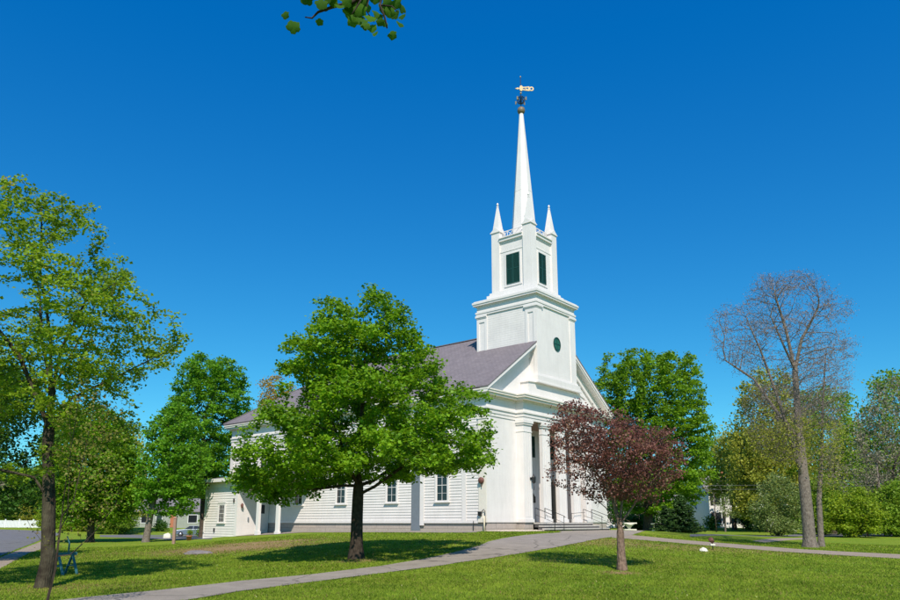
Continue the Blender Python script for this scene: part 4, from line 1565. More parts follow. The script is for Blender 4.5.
handrail(4.55); handrail(5.7); handrail(10.9); handrail(12.1)
mb = MB()
mb.tube([(9.0, -.75, ZF + .62), (10.9, -.75, ZF + .72)], .015, 6); mb.tube([(9.0, -.75, ZF - .02), (9.0, -.75, ZF + .66)], .015, 6)
cp_(mb, 'handrail', M['black'])
# lantern on the left pier
mb = MB()
mb.box(4.0, 4.14, -.68, -.605, 4.45, 4.6); mb.tube([(4.07, -.66, 4.55), (4.07, -.85, 4.75), (4.07, -.86, 4.7)], .015, 6)
mb.lathe([(.05, 4.2), (.12, 4.25), (.14, 4.6), (.05, 4.75), (.01, 4.85)], 4.07, -.86, 6, sm=False)
mb.tube([(4.07, -.86, 4.2), (4.07, -.86, 3.75)], .02, 6)
cp_(mb, 'lantern', M['black'])
# fire bell on the corner board + meter and pipe
mb = MB()
mb.lathe([(.02, -.02), (.20, .0), (.21, .1), (.14, .17), (.03, .2)], 0, 0, 14)
o = cp_(mb, 'alarm_bell', M['rust']); o.rotation_euler = (0, rad(-90), 0); o.location = (-.1, .32, 4.25)
mb = MB(); mb.tube([(-.14, .3, 4.1), (-.16, .28, 3.85)], .03, 6); mb.build('clapper', M['rust'], o).parent = church
mb = MB(); mb.tube([(-.2, .06, 1.05), (-.2, .06, 2.05)], .045, 8)
cp_(mb, 'vent_pipe', mat('cream_pipe', (.75, .66, .5), .5))
mb = MB(); mb.box(-.22, -.08, .34, .56, 2.05, 2.32); mb.tube([(-.15, .3, 2.3), (-.17, .12, 2.45), (-.17, .02, 2.35), (-.17, .02, 1.2)], .025, 6); 
cp_(mb, 'meter', M['black'])
mb = MB(); mb.tube([(-.1, 1.0, 1.1), (-.1, 1.0, 1.75)], .02, 5)
cp_(mb, 'thin_pipe', M['black'])

# ------------------------------------------------------------------ steeple
TX0, TX1, TY0, TY1 = 5.22, 10.48, -.62, 4.64
mb = MB()
mb.box(TX0, TX1, TY0, TY1, 11.5, 17.42)
tower = cp_(mb, 'tower', M['flush'])
# stepped base blocks over the pediment
mb = MB()
mb.box(TX0 - .14, TX1 + .14, TY0 - .12, TY1, 11.72, 11.86)
mb.box(TX0 - .28, TX1 + .28, TY0 - .22, TY1, 11.3, 11.717)
mb.box(TX0 - .36, TX1 + .36, TY0 - .28, TY1, 11.2, 11.297)
base_blocks = mb.build('tower_base', M['white'], tower)
mb = MB()
X0, X1 = TX0 - 1.15, TX1 + 1.15
mb.prism([(X0, 10.0), (X1, 10.0), (X1, 10.95), (X1 - 1.1, 11.17), (X0 + .9, 11.197), (X0, 11.17)], 'y', -.6, .0)
mb.prism([(X0 - .08, 11.13), (X0 + .9, 11.2), (X0 + .9, 11.26), (X0 - .08, 11.21)], 'y', -.68, .0)
mb.prism([(X1 + .08, 10.9), (X1 - 1.1, 11.15), (X1 - 1.1, 11.24), (X1 + .08, 10.99)], 'y', -.68, .0)
mb.build('stepped_block', M['white'], tower)
# pilasters
for x0, x1 in ((TX0 - .05, TX0 + .68), (TX1 - .68, TX1 + .05)):
    mb = MB()
    mb.box(x0, x1, TY0 - .06, TY0, 11.87, 16.75)
    mb.box(x0 - .04, x1 + .04, TY0 - .1, TY0, 16.753, 16.84)
    mb.box(x0 - .09, x1 + .09, TY0 - .15, TY0, 16.843, 17.0)
    mb.build('pilaster', M['white'], tower)
for y0, y1 in ((TY0 + .003, TY0 + .9), (TY1 - .9, TY1 + .05)):
    mb = MB()
    mb.box(TX0 - .055, TX0, y0, y0 + .22, 11.87, 16.75); mb.box(TX0 - .055, TX0, y1 - .22, y1, 11.87, 16.75)
    mb.box(TX0 - .055, TX0, y0 + .22, y1 - .22, 16.45, 16.75)
    mb.box(TX0 - .095, TX0, y0 - .0, y1 + .04, 16.753, 16.84)
    mb.box(TX0 - .145, TX0, y0 - .0, y1 + .09, 16.843, 17.0)
    mb.build('pilaster', M['white'], tower)
clap_x(TX0, TY0 + .92, TY1 - .92, 12.0, 17.0, .17, .009).build('clapboards', M['clap'], tower)


def ring(mb, d, z0, z1, x0=TX0, x1=TX1, y0=TY0, y1=TY1):
    mb.box(x0 - d, x1 + d, y0 - d, y1 + d, z0, z1)


mb = MB()
ring(mb, .09, 17.003, 17.14); ring(mb, .13, 17.143, 17.28); ring(mb, .04, 17.283, 17.66)
mb.build('tower_frieze', M['white'], tower)
mb = MB()
ring(mb, .10, 17.663, 17.75); ring(mb, .26, 17.753, 17.88); ring(mb, .31, 17.883, 18.03); ring(mb, .22, 18.033, 18.12)
mb.build('tower_cornice', M['white'], tower)
# oculus
mb = MB()
n_ = 28
ox, oz, ry = 7.9, 14.5, TY0 - .012


def disc(mb, r0, r1, y0, y1, sx=.95, sz=1.05):
    vs = []
    for y in (y0, y1):
        for r in (r0, r1):
            for k in range(n_):
                t = 2 * math.pi * k / n_
                vs.append((ox + r * sx * math.cos(t), y, oz + r * sz * math.sin(t)))
    fs = []
    for k in range(n_):
        q = (k + 1) % n_
        fs += [(k, q, n_ + q, n_ + k), (2 * n_ + k, 3 * n_ + k, 3 * n_ + q, 2 * n_ + q), (n_ + k, n_ + q, 3 * n_ + q, 3 * n_ + k), (k, 2 * n_ + k, 2 * n_ + q, q)]
    mb.add(vs, fs)


disc(mb, .001, .42, ry + .01, ry - .02)
oc = mb.build('oculus', M['green2'], tower)
mb = MB(); disc(mb, .42, .5, ry + .01, ry - .05); mb.box(ox - .02, ox + .02, ry - .045, ry - .022, oz - .42, oz + .42); mb.box(ox - .38, ox - .021, ry - .045, ry - .022, oz - .02, oz + .02); mb.box(ox + .021, ox + .38, ry - .045, ry - .022, oz - .02, oz + .02)
mb.build('oculus_rim', M['green'], tower)

# belfry
BX0, BX1, BY0, BY1 = 6.03, 9.68, .2, 3.85
mb = MB()
mb.box(BX0 + .12, BX1 - .12, BY0 + .12, BY1 - .12, 18.5, 22.9)
belfry = cp_(mb, 'belfry', M['flush'])
mb = MB()
mb.box(BX0 - .42, BX1 + .42, BY0 - .42, BY1 + .42, 18.123, 18.36); mb.box(BX0 - .3, BX1 + .3, BY0 - .3, BY1 + .3, 18.363, 18.62); mb.box(BX0 - .14, BX1 + .14, BY0 - .14, BY1 + .14, 18.623, 18.84)
mb.build('belfry_base', M['white'], belfry)
PW = .74
mb = MB()
corners = [(BX0, BY0), (BX1 - PW, BY0), (BX0, BY1 - PW), (BX1 - PW, BY1 - PW)]
for x0, y0 in corners:
    mb = MB(); mb.box(x0, x0 + PW, y0, y0 + PW, 18.843, 23.72)
    mb.build('corner_pier', M['white'], belfry)
mb = MB()      # panel frames + cornice between piers
for f_ in range(4):
    a0, a1 = BX0 + PW, BX1 - PW
    b0, b1 = BY0 + PW, BY1 - PW
    for (z0, z1, d) in ((21.98, 22.06, .03), (22.72, 22.86, .05), (22.863, 23.08, .16), (23.083, 23.16, .24)):
        if f_ == 0: mb.box(a0 + .002, a1 - .002, BY0 + .12 - d, BY0 + .125, z0, z1)
        if f_ == 1: mb.box(BX0 + .12 - d, BX0 + .125, b0 + .002, b1 - .002, z0, z1)
        if f_ == 2: mb.box(a0 + .002, a1 - .002, BY1 - .125, BY1 - .12 + d, z0, z1)
        if f_ == 3: mb.box(BX1 - .125, BX1 - .12 + d, b0 + .002, b1 - .002, z0, z1)
mb.box(BX0 + .3, BX1 - .3, BY0 + .3, BY1 - .3, 22.9, 23.2)
mb.build('belfry_cornice', M['white'], belfry)
cx_, cy_ = (BX0 + BX1) / 2, (BY0 + BY1) / 2
louvers('louvers', cx_ - .2, 1.0, 19.35, 21.68, BY0 + .118, 'y', belfry)
louvers('louvers', cy_ - .1, 1.22, 19.35, 21.68, BX0 + .118, 'x', belfry)
# shutters casing
mb = MB()
for a0, a1, z0, z1 in ((-.62, -.52, 19.25, 21.8), (.52, .62, 19.25, 21.8), (-.52, .52, 21.7, 21.8), (-.66, .66, 19.14, 19.25)):
    mb.box(cx_ - .2 + a0, cx_ - .2 + a1, BY0 + .06, BY0 + .118, z0, z1)
    k = 1.2
    mb.box(BX0 + .06, BX0 + .118, cy_ - .1 + a0 * k, cy_ - .1 + a1 * k, z0, z1)
mb.build('louver_casing', M['white'], belfry)
# pinnacles
for x0, y0 in corners:
    mb = MB()
    c1, c2 = x0 + PW / 2, y0 + PW / 2
    mb.box(x0 - .07, x0 + PW + .07, y0 - .07, y0 + PW + .07, 23.723, 23.8)
    h = PW / 2
    for (dx, dy, ax) in ((0, -1, 'y'), (0, 1, 'y'), (-1, 0, 'x'), (1, 0, 'x')):      # four little gables
        t0 = (c2 if ax == 'y' else c1) + (h + .045) * (dy if ax == 'y' else dx)
        cc = c1 if ax == 'y' else c2
        lo, hi = sorted((t0, t0 - .06 * (dy if ax == 'y' else dx)))
        mb.prism([(cc - h - .05, 23.803), (cc + h + .05, 23.803), (cc, 24.16)], ax, lo, hi)
    mb.frustum(c1, c2, h * .86, h * .86, .055, .055, 23.803, 26.0)
    mb.frustum(c1, c2, .075, .075, .05, .05, 26.003, 26.1)
    mb.lathe([(.03, 26.1), (.085, 26.18), (.085, 26.26), (.03, 26.36)], c1, c2, 8)
    mb.build('pinnacle', M['white'], belfry)
# balustrade of crossed bars
mb = MB()
def balu(p, q):
    p, q = Vector(p), Vector(q)
    L_ = (q - p).length
    mb.bar(p + Vector((0, 0, .62)), q + Vector((0, 0, .62)), .05); mb.bar(p + Vector((0, 0, .08)), q + Vector((0, 0, .08)), .05)
    k = 4
    for i in range(k):
        a_ = p.lerp(q, i / k); b_ = p.lerp(q, (i + 1) / k)
        mb.bar(a_ + Vector((0, 0, .1)), b_ + Vector((0, 0, .6)), .035); mb.bar(a_ + Vector((0, 0, .6)), b_ + Vector((0, 0, .1)), .034)
        mb.bar(b_ + Vector((0, 0, .08)), b_ + Vector((0, 0, .62)), .036)
z = 23.16
h = PW / 2
balu((BX0 + PW, BY0 + h, z), (BX1 - PW, BY0 + h, z)); balu((BX0 + h, BY0 + PW, z), (BX0 + h, BY1 - PW, z))
balu((BX0 + PW, BY1 - h, z), (BX1 - PW, BY1 - h, z)); balu((BX1 - h, BY0 + PW, z), (BX1 - h, BY1 - PW, z))
mb.build('balustrade', M['white'], belfry)
# spire
mb = MB()
mb.lathe([(1.18, 23.2), (1.18, 23.45), (1.02, 23.5), (.17, 34.25)], cx_, cy_, 8, rad(22.5), sm=False)
spire = cp_(mb, 'spire', M['white'])
mb = MB(); mb.lathe([(.505, 29.7), (.515, 29.7), (.505, 29.76)], cx_, cy_, 8, rad(22.5), sm=False)
mb.build('spire_seam', M['white'], spire)
mb = MB(); mb.lathe([(.70, 27.3), (.735, 27.3), (.70, 27.36)], cx_, cy_, 8, rad(22.5), sm=False)
mb.build('spire_seam', M['white'], spire)
mb = MB(); mb.lathe([(.14, 34.25), (.27, 34.35), (.32, 34.55), (.27, 34.75), (.1, 34.88)], cx_, cy_, 16)
mb.build('spire_ball', M['bronze'], spire)
# weathervane
mb = MB(); mb.tube([(cx_, cy_, 34.85), (cx_, cy_, 37.6)], .035, 6)
for k in range(8):
    t = k * math.pi / 4
    mb.tube([(cx_, cy_, 35.15), (cx_ + .26 * math.cos(t), cy_ + .26 * math.sin(t), 35.3), (cx_ + .34 * math.cos(t), cy_ + .34 * math.sin(t), 35.6), (cx_ + .1 * math.cos(t), cy_ + .1 * math.sin(t), 35.85)], .035, 5)
vane = cp_(mb, 'weathervane', M['darkblue'])
for dx, dy in ((1, 0), (-1, 0), (0, 1), (0, -1)):
    mb = MB()
    mb.bar((cx_ + dx * .2, cy_ + dy * .2, 35.45), (cx_ + dx * .5, cy_ + dy * .5, 35.45), .03)
    mb.box(cx_ + dx * .5 - .04, cx_ + dx * .5 + .04, cy_ + dy * .5 - .04, cy_ + dy * .5 + .04, 35.32, 35.6)
    mb.build('direction_letter', M['gold'], vane)
# banner: arrow head, ball, pierced panel, ring tail, along picture-right direction
mb = MB()
vd = Vector((math.cos(rad(-50)), math.sin(rad(-50)), 0))       # world x in church frame
vn = Vector((-vd.y, vd.x, 0))


def V2(a_, z, t=0): 
    p = Vector((cx_, cy_, 0)) + vd * a_ + vn * t
    return (p.x, p.y, z)


def plate(poly, t=.03):
    n = len(poly)
    vs = [V2(a_, z, -t) for a_, z in poly] + [V2(a_, z, t) for a_, z in poly]
    mb.add(vs, [tuple(range(n)), tuple(range(2 * n - 1, n - 1, -1))] + [(i, i + n, (i + 1) % n + n, (i + 1) % n) for i in range(n)])


plate([(-.46, 36.56), (-.2, 36.66), (-.2, 36.46)])
plate([(-.2, 36.6), (.05, 36.6), (.05, 36.52), (-.2, 36.52)])
plate([(-.13, 36.55), (-.05, 36.78), (.07, 36.82), (.18, 36.7), (.18, 36.42), (.07, 36.3), (-.05, 36.34)], .06)
plate([(.18, 36.7), (.72, 36.74), (.72, 36.64), (.18, 36.6)]); plate([(.18, 36.5), (.72, 36.44), (.72, 36.32), (.18, 36.4)])
plate([(.3, 36.6), (.4, 36.6), (.62, 36.46), (.5, 36.46)], .02); plate([(.62, 36.64), (.72, 36.64), (.72, 36.44), (.62, 36.46)], .031)
for k in range(14):
    t0, t1 = 2 * math.pi * k / 14, 2 * math.pi * (k + 1) / 14
    a0, a1, r0, r1 = .88, .88, .1, .2
    plate([(.88 + r0 * math.cos(t0), 36.53 + r0 * math.sin(t0)), (.88 + r1 * math.cos(t0), 36.53 + r1 * math.sin(t0)), (.88 + r1 * math.cos(t1), 36.53 + r1 * math.sin(t1)), (.88 + r0 * math.cos(t1), 36.53 + r0 * math.sin(t1))], .025)
mb.build('banner', M['gold'], vane)
MB().lathe([(.03, 37.55), (.07, 37.62), (.03, 37.7)], cx_, cy_, 8).build('finial', M['gold'], vane)
MB().lathe([(.04, 36.05), (.1, 36.12), (.04, 36.2)], cx_, cy_, 8).build('collar', M['gold'], vane)

# ------------------------------------------------------------------ annex porch at the rear of the side wall
AY0, AY1, AX, AZ = 22.4, 27.0, -3.0, 5.0
mb = MB()
mb.box(AX, -.05, AY0, AY1, .0, AZ - .12)
annex = cp_(mb, 'annex', M['flush'])
clap_x(AX, AY0 + .3, AY1 - .02, .35, AZ - .55, .2, .03).build('clapboards', M['clap'], annex)
mb = MB()
mb.box(AX - .05, AX - .001, AY0 + .002, AY0 + .29, .1, AZ - .55); mb.box(AX - .05, AX - .001, AY1 - .02, AY1 + .1, .05, AZ - .55)
mb.box(AX - .045, AX - .001, AY0 + .002, AY1 + .02, AZ - .545, AZ - .12)
mb.build('corner_board', M['white'], annex)
window(y=24.55, w=.78, z0=1.65, z1=3.05, cols=3, rows=4, wallx=AX - .032, parent=annex, depth=.06)
mb = MB()      # door side facing the porch
mb.box(-1.2, -.35, AY0 - .06, AY0 - .002, 1.05, 3.3); mb.build('door', M['white'], annex)
mb = MB(); mb.box(-1.08, -.5, AY0 - .075, AY0 - .062, 2.35, 3.05); mb.build('door_glass', M['glass'], annex)
mb = MB(); mb.lathe([(.02, 2.75), (.09, 2.8), (.1, 3.05), (.03, 3.15)], -2.72, AY0 - .16, 8); mb.box(-2.76, -2.68, AY0 - .1, AY0 - .003, 2.95, 3.03)
mb.build('wall_lamp', M['rust'], annex)
mb = MB(); mb.box(-2.05, -1.98, AY0 - .1, AY0 - .003, 1.75, 2.05); mb.build('switch_box', M['grey'], annex)
mb = MB(); mb.box(AX - .12, AX - .04, 25.4, 25.5, .9, 1.2); mb.box(AX - .12, AX - .04, 22.85, 22.93, 3.2, 3.5); mb.build('electric_box', M['black'], annex)
# porch roof
mb = MB()
y0, y1 = 16.75, AY1 + .45
mb.prism([(AX - .5, AZ), (AX - .5, AZ + .12), (-.04, AZ + .62), (-.04, AZ + .5)], 'y', y0, y1)
proof = cp_(mb, 'porch_roof', M['roof'])
mb = MB()
mb.box(AX - .56, AX - .46, y0 - .02, y1 + .02, AZ - .14, AZ + .13); mb.box(AX - .46, -.06, y0 - .02, y0 + .08, AZ - .14, AZ - .01)
mb.box(AX - .05, AX + .22, y0 + .1, AY0 - .005, AZ - .5, AZ - .125)
mb.build('fascia', M['white'], proof)
mb = MB(); mb.box(AX - .45, -.06, y0 + .09, AY0 - .003, AZ - .12, AZ - .05); mb.box(AX - .45, AX - .01, AY0 - .002, y1, AZ - .118, AZ - .052)
mb.build('porch_ceiling', M['ceil'], proof)
for yy in (19.75, 17.3):
    mb = MB(); mb.box(AX - .02, AX + .2, yy - .15, yy + .15, .7, AZ - .503); mb.box(AX - .06, AX + .24, yy - .2, yy + .2, .69, 1.0); mb.box(AX - .05, AX + .23, yy - .19, yy + .19, AZ - .72, AZ - .504)
    cp_(mb, 'porch_column', M['white'])

# ------------------------------------------------------------------ other things
def gat(px, Y):
    x = at(px, 525, Y).x
    return Vector((x, Y, gz(x, Y)))


# far-left white fence
p0, p1 = gat(-120, 122), gat(47, 122)
fe = empty('fence', tuple(p0), label='long white panel fence beyond the road at the left edge', cat='fence')
L_ = (p1 - p0)
n = 12
for i in range(n + 1):
    q = L_ * (i / n); zz = gz(p0.x + q.x, p0.y + q.y) - p0.z
    MB().box(q.x - .09, q.x + .09, q.y - .09, q.y + .09, zz - .2, zz + 1.3).frustum(q.x, q.y, .12, .12, .02, .02, zz + 1.303, zz + 1.4).build('post', M['fence'], fe)
    if i < n:
        q2 = L_ * ((i + 1) / n); z2 = gz(p0.x + q2.x, p0.y + q2.y) - p0.z
        m_ = MB()
        for k in range(12):
            a_ = q.lerp(q2, (k + .1) / 12); b_ = q.lerp(q2, (k + .95) / 12)
            zb = zz + (z2 - zz) * k / 12
            m_.box(a_.x, b_.x, -.03 + a_.y, .03 + a_.y, zb + .02, zb + 1.08)
        m_.bar((q.x, q.y, zz + 1.12), (q2.x, q2.y, z2 + 1.12), .1, .08)
        m_.build('panel', M['fence'], fe)


def gable_house(name, label, px, Y, w, d, h, rh, rot, wallm, roofm, wins, chimney=False, door=None):
    b = gat(px, Y)
    r = empty(name, tuple(b), rot, label=label, cat='house')
    MB().prism([(-w / 2, -.5), (w / 2, -.5), (w / 2, h), (-w / 2, h)], 'y', 0, d).build('wall', wallm, r)
    m_ = MB(); m_.prism([(0, h), (d, h), (d / 2, h + rh - .12)], 'x', -w / 2 + .002, w / 2 - .002); m_.build('gable', wallm, r)
    m_ = MB()
    s = rh / (d / 2)
    for sg in (0, 1):
        def Yy(t): return t if not sg else d - t
        m_.prism([(Yy(-.4), h - .4 * s), (Yy(d / 2), h + rh), (Yy(d / 2), h + rh + .16), (Yy(-.4), h - .4 * s + .16)], 'x', -w / 2 - .35, w / 2 + .35)
    rf = m_.build('roof', roofm, r)
    if chimney: MB().box(-.35, .35, d / 2 - .35, d / 2 + .35, h + rh - .5, h + rh + .9).build('chimney', M['terracotta'], rf)
    for (x, z0, ww, hh, sh) in wins:
        m_ = MB()
        m_.box(x - ww / 2 - .1, x - ww / 2, -.05, -.002, z0 - .1, z0 + hh + .1).box(x + ww / 2, x + ww / 2 + .1, -.05, -.002, z0 - .1, z0 + hh + .1)
        m_.box(x - ww / 2, x + ww / 2, -.05, -.002, z0 + hh, z0 + hh + .1).box(x - ww / 2, x + ww / 2, -.07, -.002, z0 - .1, z0)
        f_ = m_.build('window', M['fence'], r)
        MB().box(x - ww / 2, x + ww / 2, -.02, -.001, z0, z0 + hh).build('glass', M['glass'], f_)
        if sh:
            MB().box(x - ww / 2 - .55, x - ww / 2 - .12, -.06, -.003, z0 - .05, z0 + hh + .05).build('shutter', M['black'], f_)
            MB().box(x + ww / 2 + .12, x + ww / 2 + .55, -.06, -.003, z0 - .05, z0 + hh + .05).build('shutter', M['black'], f_)
    if door:
        x = door
        MB().box(x - .5, x + .5, -.06, -.002, .1, 2.3).build('door', M['terracotta'], r)
    return r


gable_house('house', 'low sage grey house with grey roof seen under the left trees', 176, 130, 17, 9, 2.9, 2.2, rad(-6), M['sage'], M['greyroof'],
            [(-6, .9, 1.0, 1.4, False), (-3.2, .9, 1.0, 1.4, False), (3, .9, 1.6, 1.3, False), (6.4, .9, 1.0, 1.4, False)], door=-.6)
gable_house('house', 'white two storey house with black shutters behind the right hand road', 733, 108, 6.4, 8, 5.2, 2.4, rad(-4), M['housewhite'], M['greyroof'],
            [(-2.0, .7, .9, 1.5, True), (.6, .7, .9, 1.5, True), (-2.0, 3.3, .9, 1.4, True), (.8, 3.3, .9, 1.4, True)], chimney=True)
gable_house('house', 'white low house wing glimpsed beyond the white benches', 645, 120, 14, 8, 3.2, 2.0, rad(4), M['housewhite'], M['greyroof'],
            [(-4, .8, .9, 1.4, True), (0, .8, .9, 1.4, True), (4, .8, .9, 1.4, True)])
gable_house('house', 'small white outbuilding left of the black shuttered house', 712, 116, 4.6, 5, 3.0, 1.6, rad(8), M['housewhite'], M['greyroof'], [(-.8, .8, .8, 1.2, False), (.9, .8, .8, 1.2, False)])


# parked car
def car(px, Y, rot):
    b = gat(px, Y)
    r = empty('parked_car', tuple(b), rot, label='silver blue sedan parked on the far road left of the annex', cat='car')
    prof = [(-2.25, .35), (-2.28, .62), (-2.2, .86), (-1.55, .95), (-.95, 1.02), (-.35, 1.42), (.75, 1.45), (1.45, 1.08), (2.15, 1.0), (2.28, .8), (2.26, .4), (1.9, .28), (-1.9, .28)]
    lower = [p for p in prof if p[1] <= 1.09]
    body = MB(); body.prism([(-2.25, .35), (-2.28, .62), (-2.2, .86), (-1.55, .95), (-.95, 1.0), (1.45, 1.04), (2.15, .98), (2.28, .8), (2.26, .4), (1.9, .26), (-1.9, .26)], 'y', -.88, .88)
    bo = body.build('body', M['carpaint'], r, bevel=.07)
    cab = MB(); vs = []
    for (x, z, y) in [(-1.0, .98, .82), (-.32, 1.40, .62), (.78, 1.42, .62), (1.5, 1.02, .82)]:
        vs += [(x, -y, z), (x, y, z)]
    cab.add(vs, [(0, 2, 4, 6), (1, 7, 5, 3), (0, 1, 3, 2), (4, 5, 7, 6), (0, 6, 7, 1), (2, 3, 5, 4)])
    cab.build('windows', M['glass'], r, bevel=.03)
    MB().box(-.36, .82, -.63, .63, 1.405, 1.46).build('car_roof', M['carpaint'], r, bevel=.02)
    MB().bar((.2, -.76, 1.02), (.25, -.64, 1.42), .08).bar((.2, .76, 1.02), (.25, .64, 1.42), .08).build('pillar', M['carpaint'], r)
    for x in (-1.4, 1.4):
        for s in (-1, 1):
            w = MB(); vs_ = []
            w.lathe([(.2, -.1), (.33, -.1), (.34, 0), (.33, .1), (.2, .1)], 0, 0, 18)
            wh = w.build('wheel', M['rubber'], r); wh.rotation_euler = (rad(90), 0, 0); wh.location = (x, s * .8, .33)
            MB().lathe([(.02, -.112), (.2, -.11), (.2, .11), (.02, .112)], 0, 0, 14).build('rim', M['chrome'], wh)
    for s in (-1, 1):
        MB().box(-2.29, -2.15, s * .62 - .2, s * .62 + .2, .66, .8).build('headlight', M['lens'], r)
        MB().box(2.18, 2.3, s * .66 - .17, s * .66 + .17, .72, .9).build('tail_light', M['red'], r)
    return r


car(192, 104, rad(18))

# post
b = gat(175, 52)
r = empty('wooden_post', tuple(b), label='slim weathered reddish wooden post on the left lawn before the car', cat='post')
MB().box(-.09, .09, -.09, .09, -.2, 1.75).frustum(0, 0, .12, .12, .03, .03, 1.753, 1.85).build('shaft', M['wood'], r)
# rocks
def rock(px, Y, sx, sy, sz_, m, label, seed, name='rock', cat='rock'):
    b = gat(px, Y)
    bm = bmesh.new()
    bmesh.ops.create_icosphere(bm, subdivisions=3, radius=1)
    for v in bm.verts:
        k = 1 + .28 * mnoise.noise(v.co * 1.3 + Vector((seed, 0, 0))) + .08 * mnoise.noise(v.co * 4 + Vector((seed, 3, 0)))
        v.co = Vector((v.co.x * sx * k, v.co.y * sy * k, max(v.co.z, -.3) * sz_ * k))
    me = bpy.data.meshes.new(name); bm.to_mesh(me); bm.free()
    me.materials.append(m)
    o = bpy.data.objects.new(name, me); COL.objects.link(o)
    o.location = b + Vector((0, 0, sz_ * .2))
    return tag(o, label, cat)


rock(168, 74, .42, .3, .42, M['whiterock'], 'whitish boulder beside the road behind the wooden post', 3)
rock(200, 32.5, .62, .4, .12, M['greyrock'], 'flat grey rock lying in the dry grass left of the maple shadow', 8)
rock(702, 30.2, .16, .12, .13, M['whiterock'], 'small white stone in the grass beside the spotlight', 13)
# spotlight
b = gat(711, 31.3)
r = empty('spotlight', tuple(b), label='small dark headed garden spotlight on a white mount in the right lawn', cat='spotlight')
MB().tube([(0, 0, -.1), (0, 0, .3)], .02, 6).build('stake', M['black'], r)
MB().box(-.1, .1, -.07, .07, .16, .24).build('mount', M['whiterock'], r, bevel=.02)
o = MB().lathe([(.03, -.1), (.085, -.08), (.1, .1), (.09, .11)], 0, 0, 12).build('lamp_head', M['rust'], r); o.location = (-.02, 0, .38); o.rotation_euler = (rad(35), rad(-50), 0)


# white pedestal benches
def bench(px, Y, label):
    b = gat(px, Y)
    r = empty('pedestal_bench', tuple(b), rad(10), label=label, cat='bench', group='white pedestal benches under the right maple')
    MB().box(-.55, .55, -.3, .3, 0, .12).build('base_slab', M['whiterock'], r, bevel=.02)
    MB().lathe([(.14, .12), (.12, .2), (.24, .36), (.5, .55)], 0, 0, 16).build('pedestal', M['whiterock'], r)
    MB().box(-.58, .58, -.36, .36, .553, .66).build('seat', M['whiterock'], r, bevel=.02)


bench(659, 62, 'white pedestal bench right of the shaded maple trunk')
bench(629, 63, 'white pedestal bench partly hidden behind the purple tree')

# terracotta planter
b = gat(190, 57)
r = empty('planter', tuple(b), label='terracotta planter with a little greenery at the annex corner', cat='planter')
r.scale = (.7, .7, .7)
MB().lathe([(.2, 0), (.3, .42), (.34, .43), (.34, .52), (.27, .52)], 0, 0, 16).build('pot', M['terracotta'], r)
rngp = np.random.default_rng(77)
PP = rngp.normal(0, .14, (120, 3)) + np.array([.1, 0, .85])
V, Fs = leaves(PP, np.arange(120), 4, .1, .08, rngp)
np_mesh('foliage', V, Fs, M['lf_mid'], r)
mb = MB()
for k in range(5): mb.tube([(0, 0, .4), (.1 + .1 * math.cos(k * 1.3), .1 * math.sin(k * 1.3), .9)], .01, 4)
mb.build('stems', M['barkb'], r)

# blue-green A-frame stand behind the sapling
b = gat(69, 23.4)
r = empty('sawhorse', tuple(b), rad(68), label='blue green painted A-frame stand on the lawn behind the mottled trunk', cat='sawhorse')
for x in (-.28, .28):
    for s in (-1, 1):
        MB().bar((x, 0, .66), (x + .04 * s, s * .34, 0), .07, .045).build('leg', M['bluepaint'], r)
    MB().bar((x, -.2, .3), (x, .2, .3), .05, .04).build('brace', M['bluepaint'], r)
r.scale = (.92, .92, .92)
MB().box(-.42, .42, -.05, .05, .64, .74).build('top_rail', M['bluepaint'], r)
MB().tube([(.1, 0, .74), (.12, .03, 1.05), (.02, .05, 1.28)], [.03, .028, .02], 7).build('handle', M['bluepaint'], r)

# small young tree and post before the white house
std_tree('young_tree', 'slim young tree with pale leaves before the white shuttered house', 'tree', 725, 88,
         dome(728, 36, 486, 518, 5), M['barkg'], M['lf_bloom'], .1, n=200, fork=500, seed=222, per=16, size=.15, spread=.3, step=.4, kill=.5, leaf_r=.04, tip_r=.01, min_r=.01)
b = gat(716, 86)
o = MB().tube([(0, 0, -.1), (0, 0, 4.4)], [.07, .05], 7).build('dark_post', M['barkb'], None, loc=b); tag(o, 'thin dark post left of the slim young tree', 'post')
# utility pole and wires
b = gat(884, 78)
r = empty('utility_pole', tuple(b), label='thin grey utility pole by the road at the right', cat='utility pole')
MB().tube([(0, 0, -.2), (0, 0, 7.6)], [.11, .08], 8).build('pole', M['barkg'], r)
MB().box(-.5, .5, -.05, .05, 6.9, 7.0).build('crossarm', M['barkg'], r)
for k, zz in enumerate((5.3, 5.75)):
    pa = at(640, 487, 120); pb = b + Vector((0, 0, zz - .3)); pc_ = at(960, 487, 70)
    m_ = MB()
    A_ = Vector((b.x + 30, b.y - 4, b.z + zz)); Z_ = Vector((b.x - 26, b.y + 8, b.z + zz + .1)); B_ = Vector((b.x, b.y - .1, b.z + zz))
    for s_, e_ in ((A_, B_), (B_, Z_)):
        pts = [s_.lerp(e_, t / 14) - Vector((0, 0, .35 * math.sin(math.pi * t / 14))) for t in range(15)]
        m_.tube(pts, .010, 4)
    o = m_.build('utility_wire', M['wire'])
    tag(o, ['lower utility wire crossing before the right hand trees', 'upper utility wire crossing before the right hand trees'][k], 'wire')


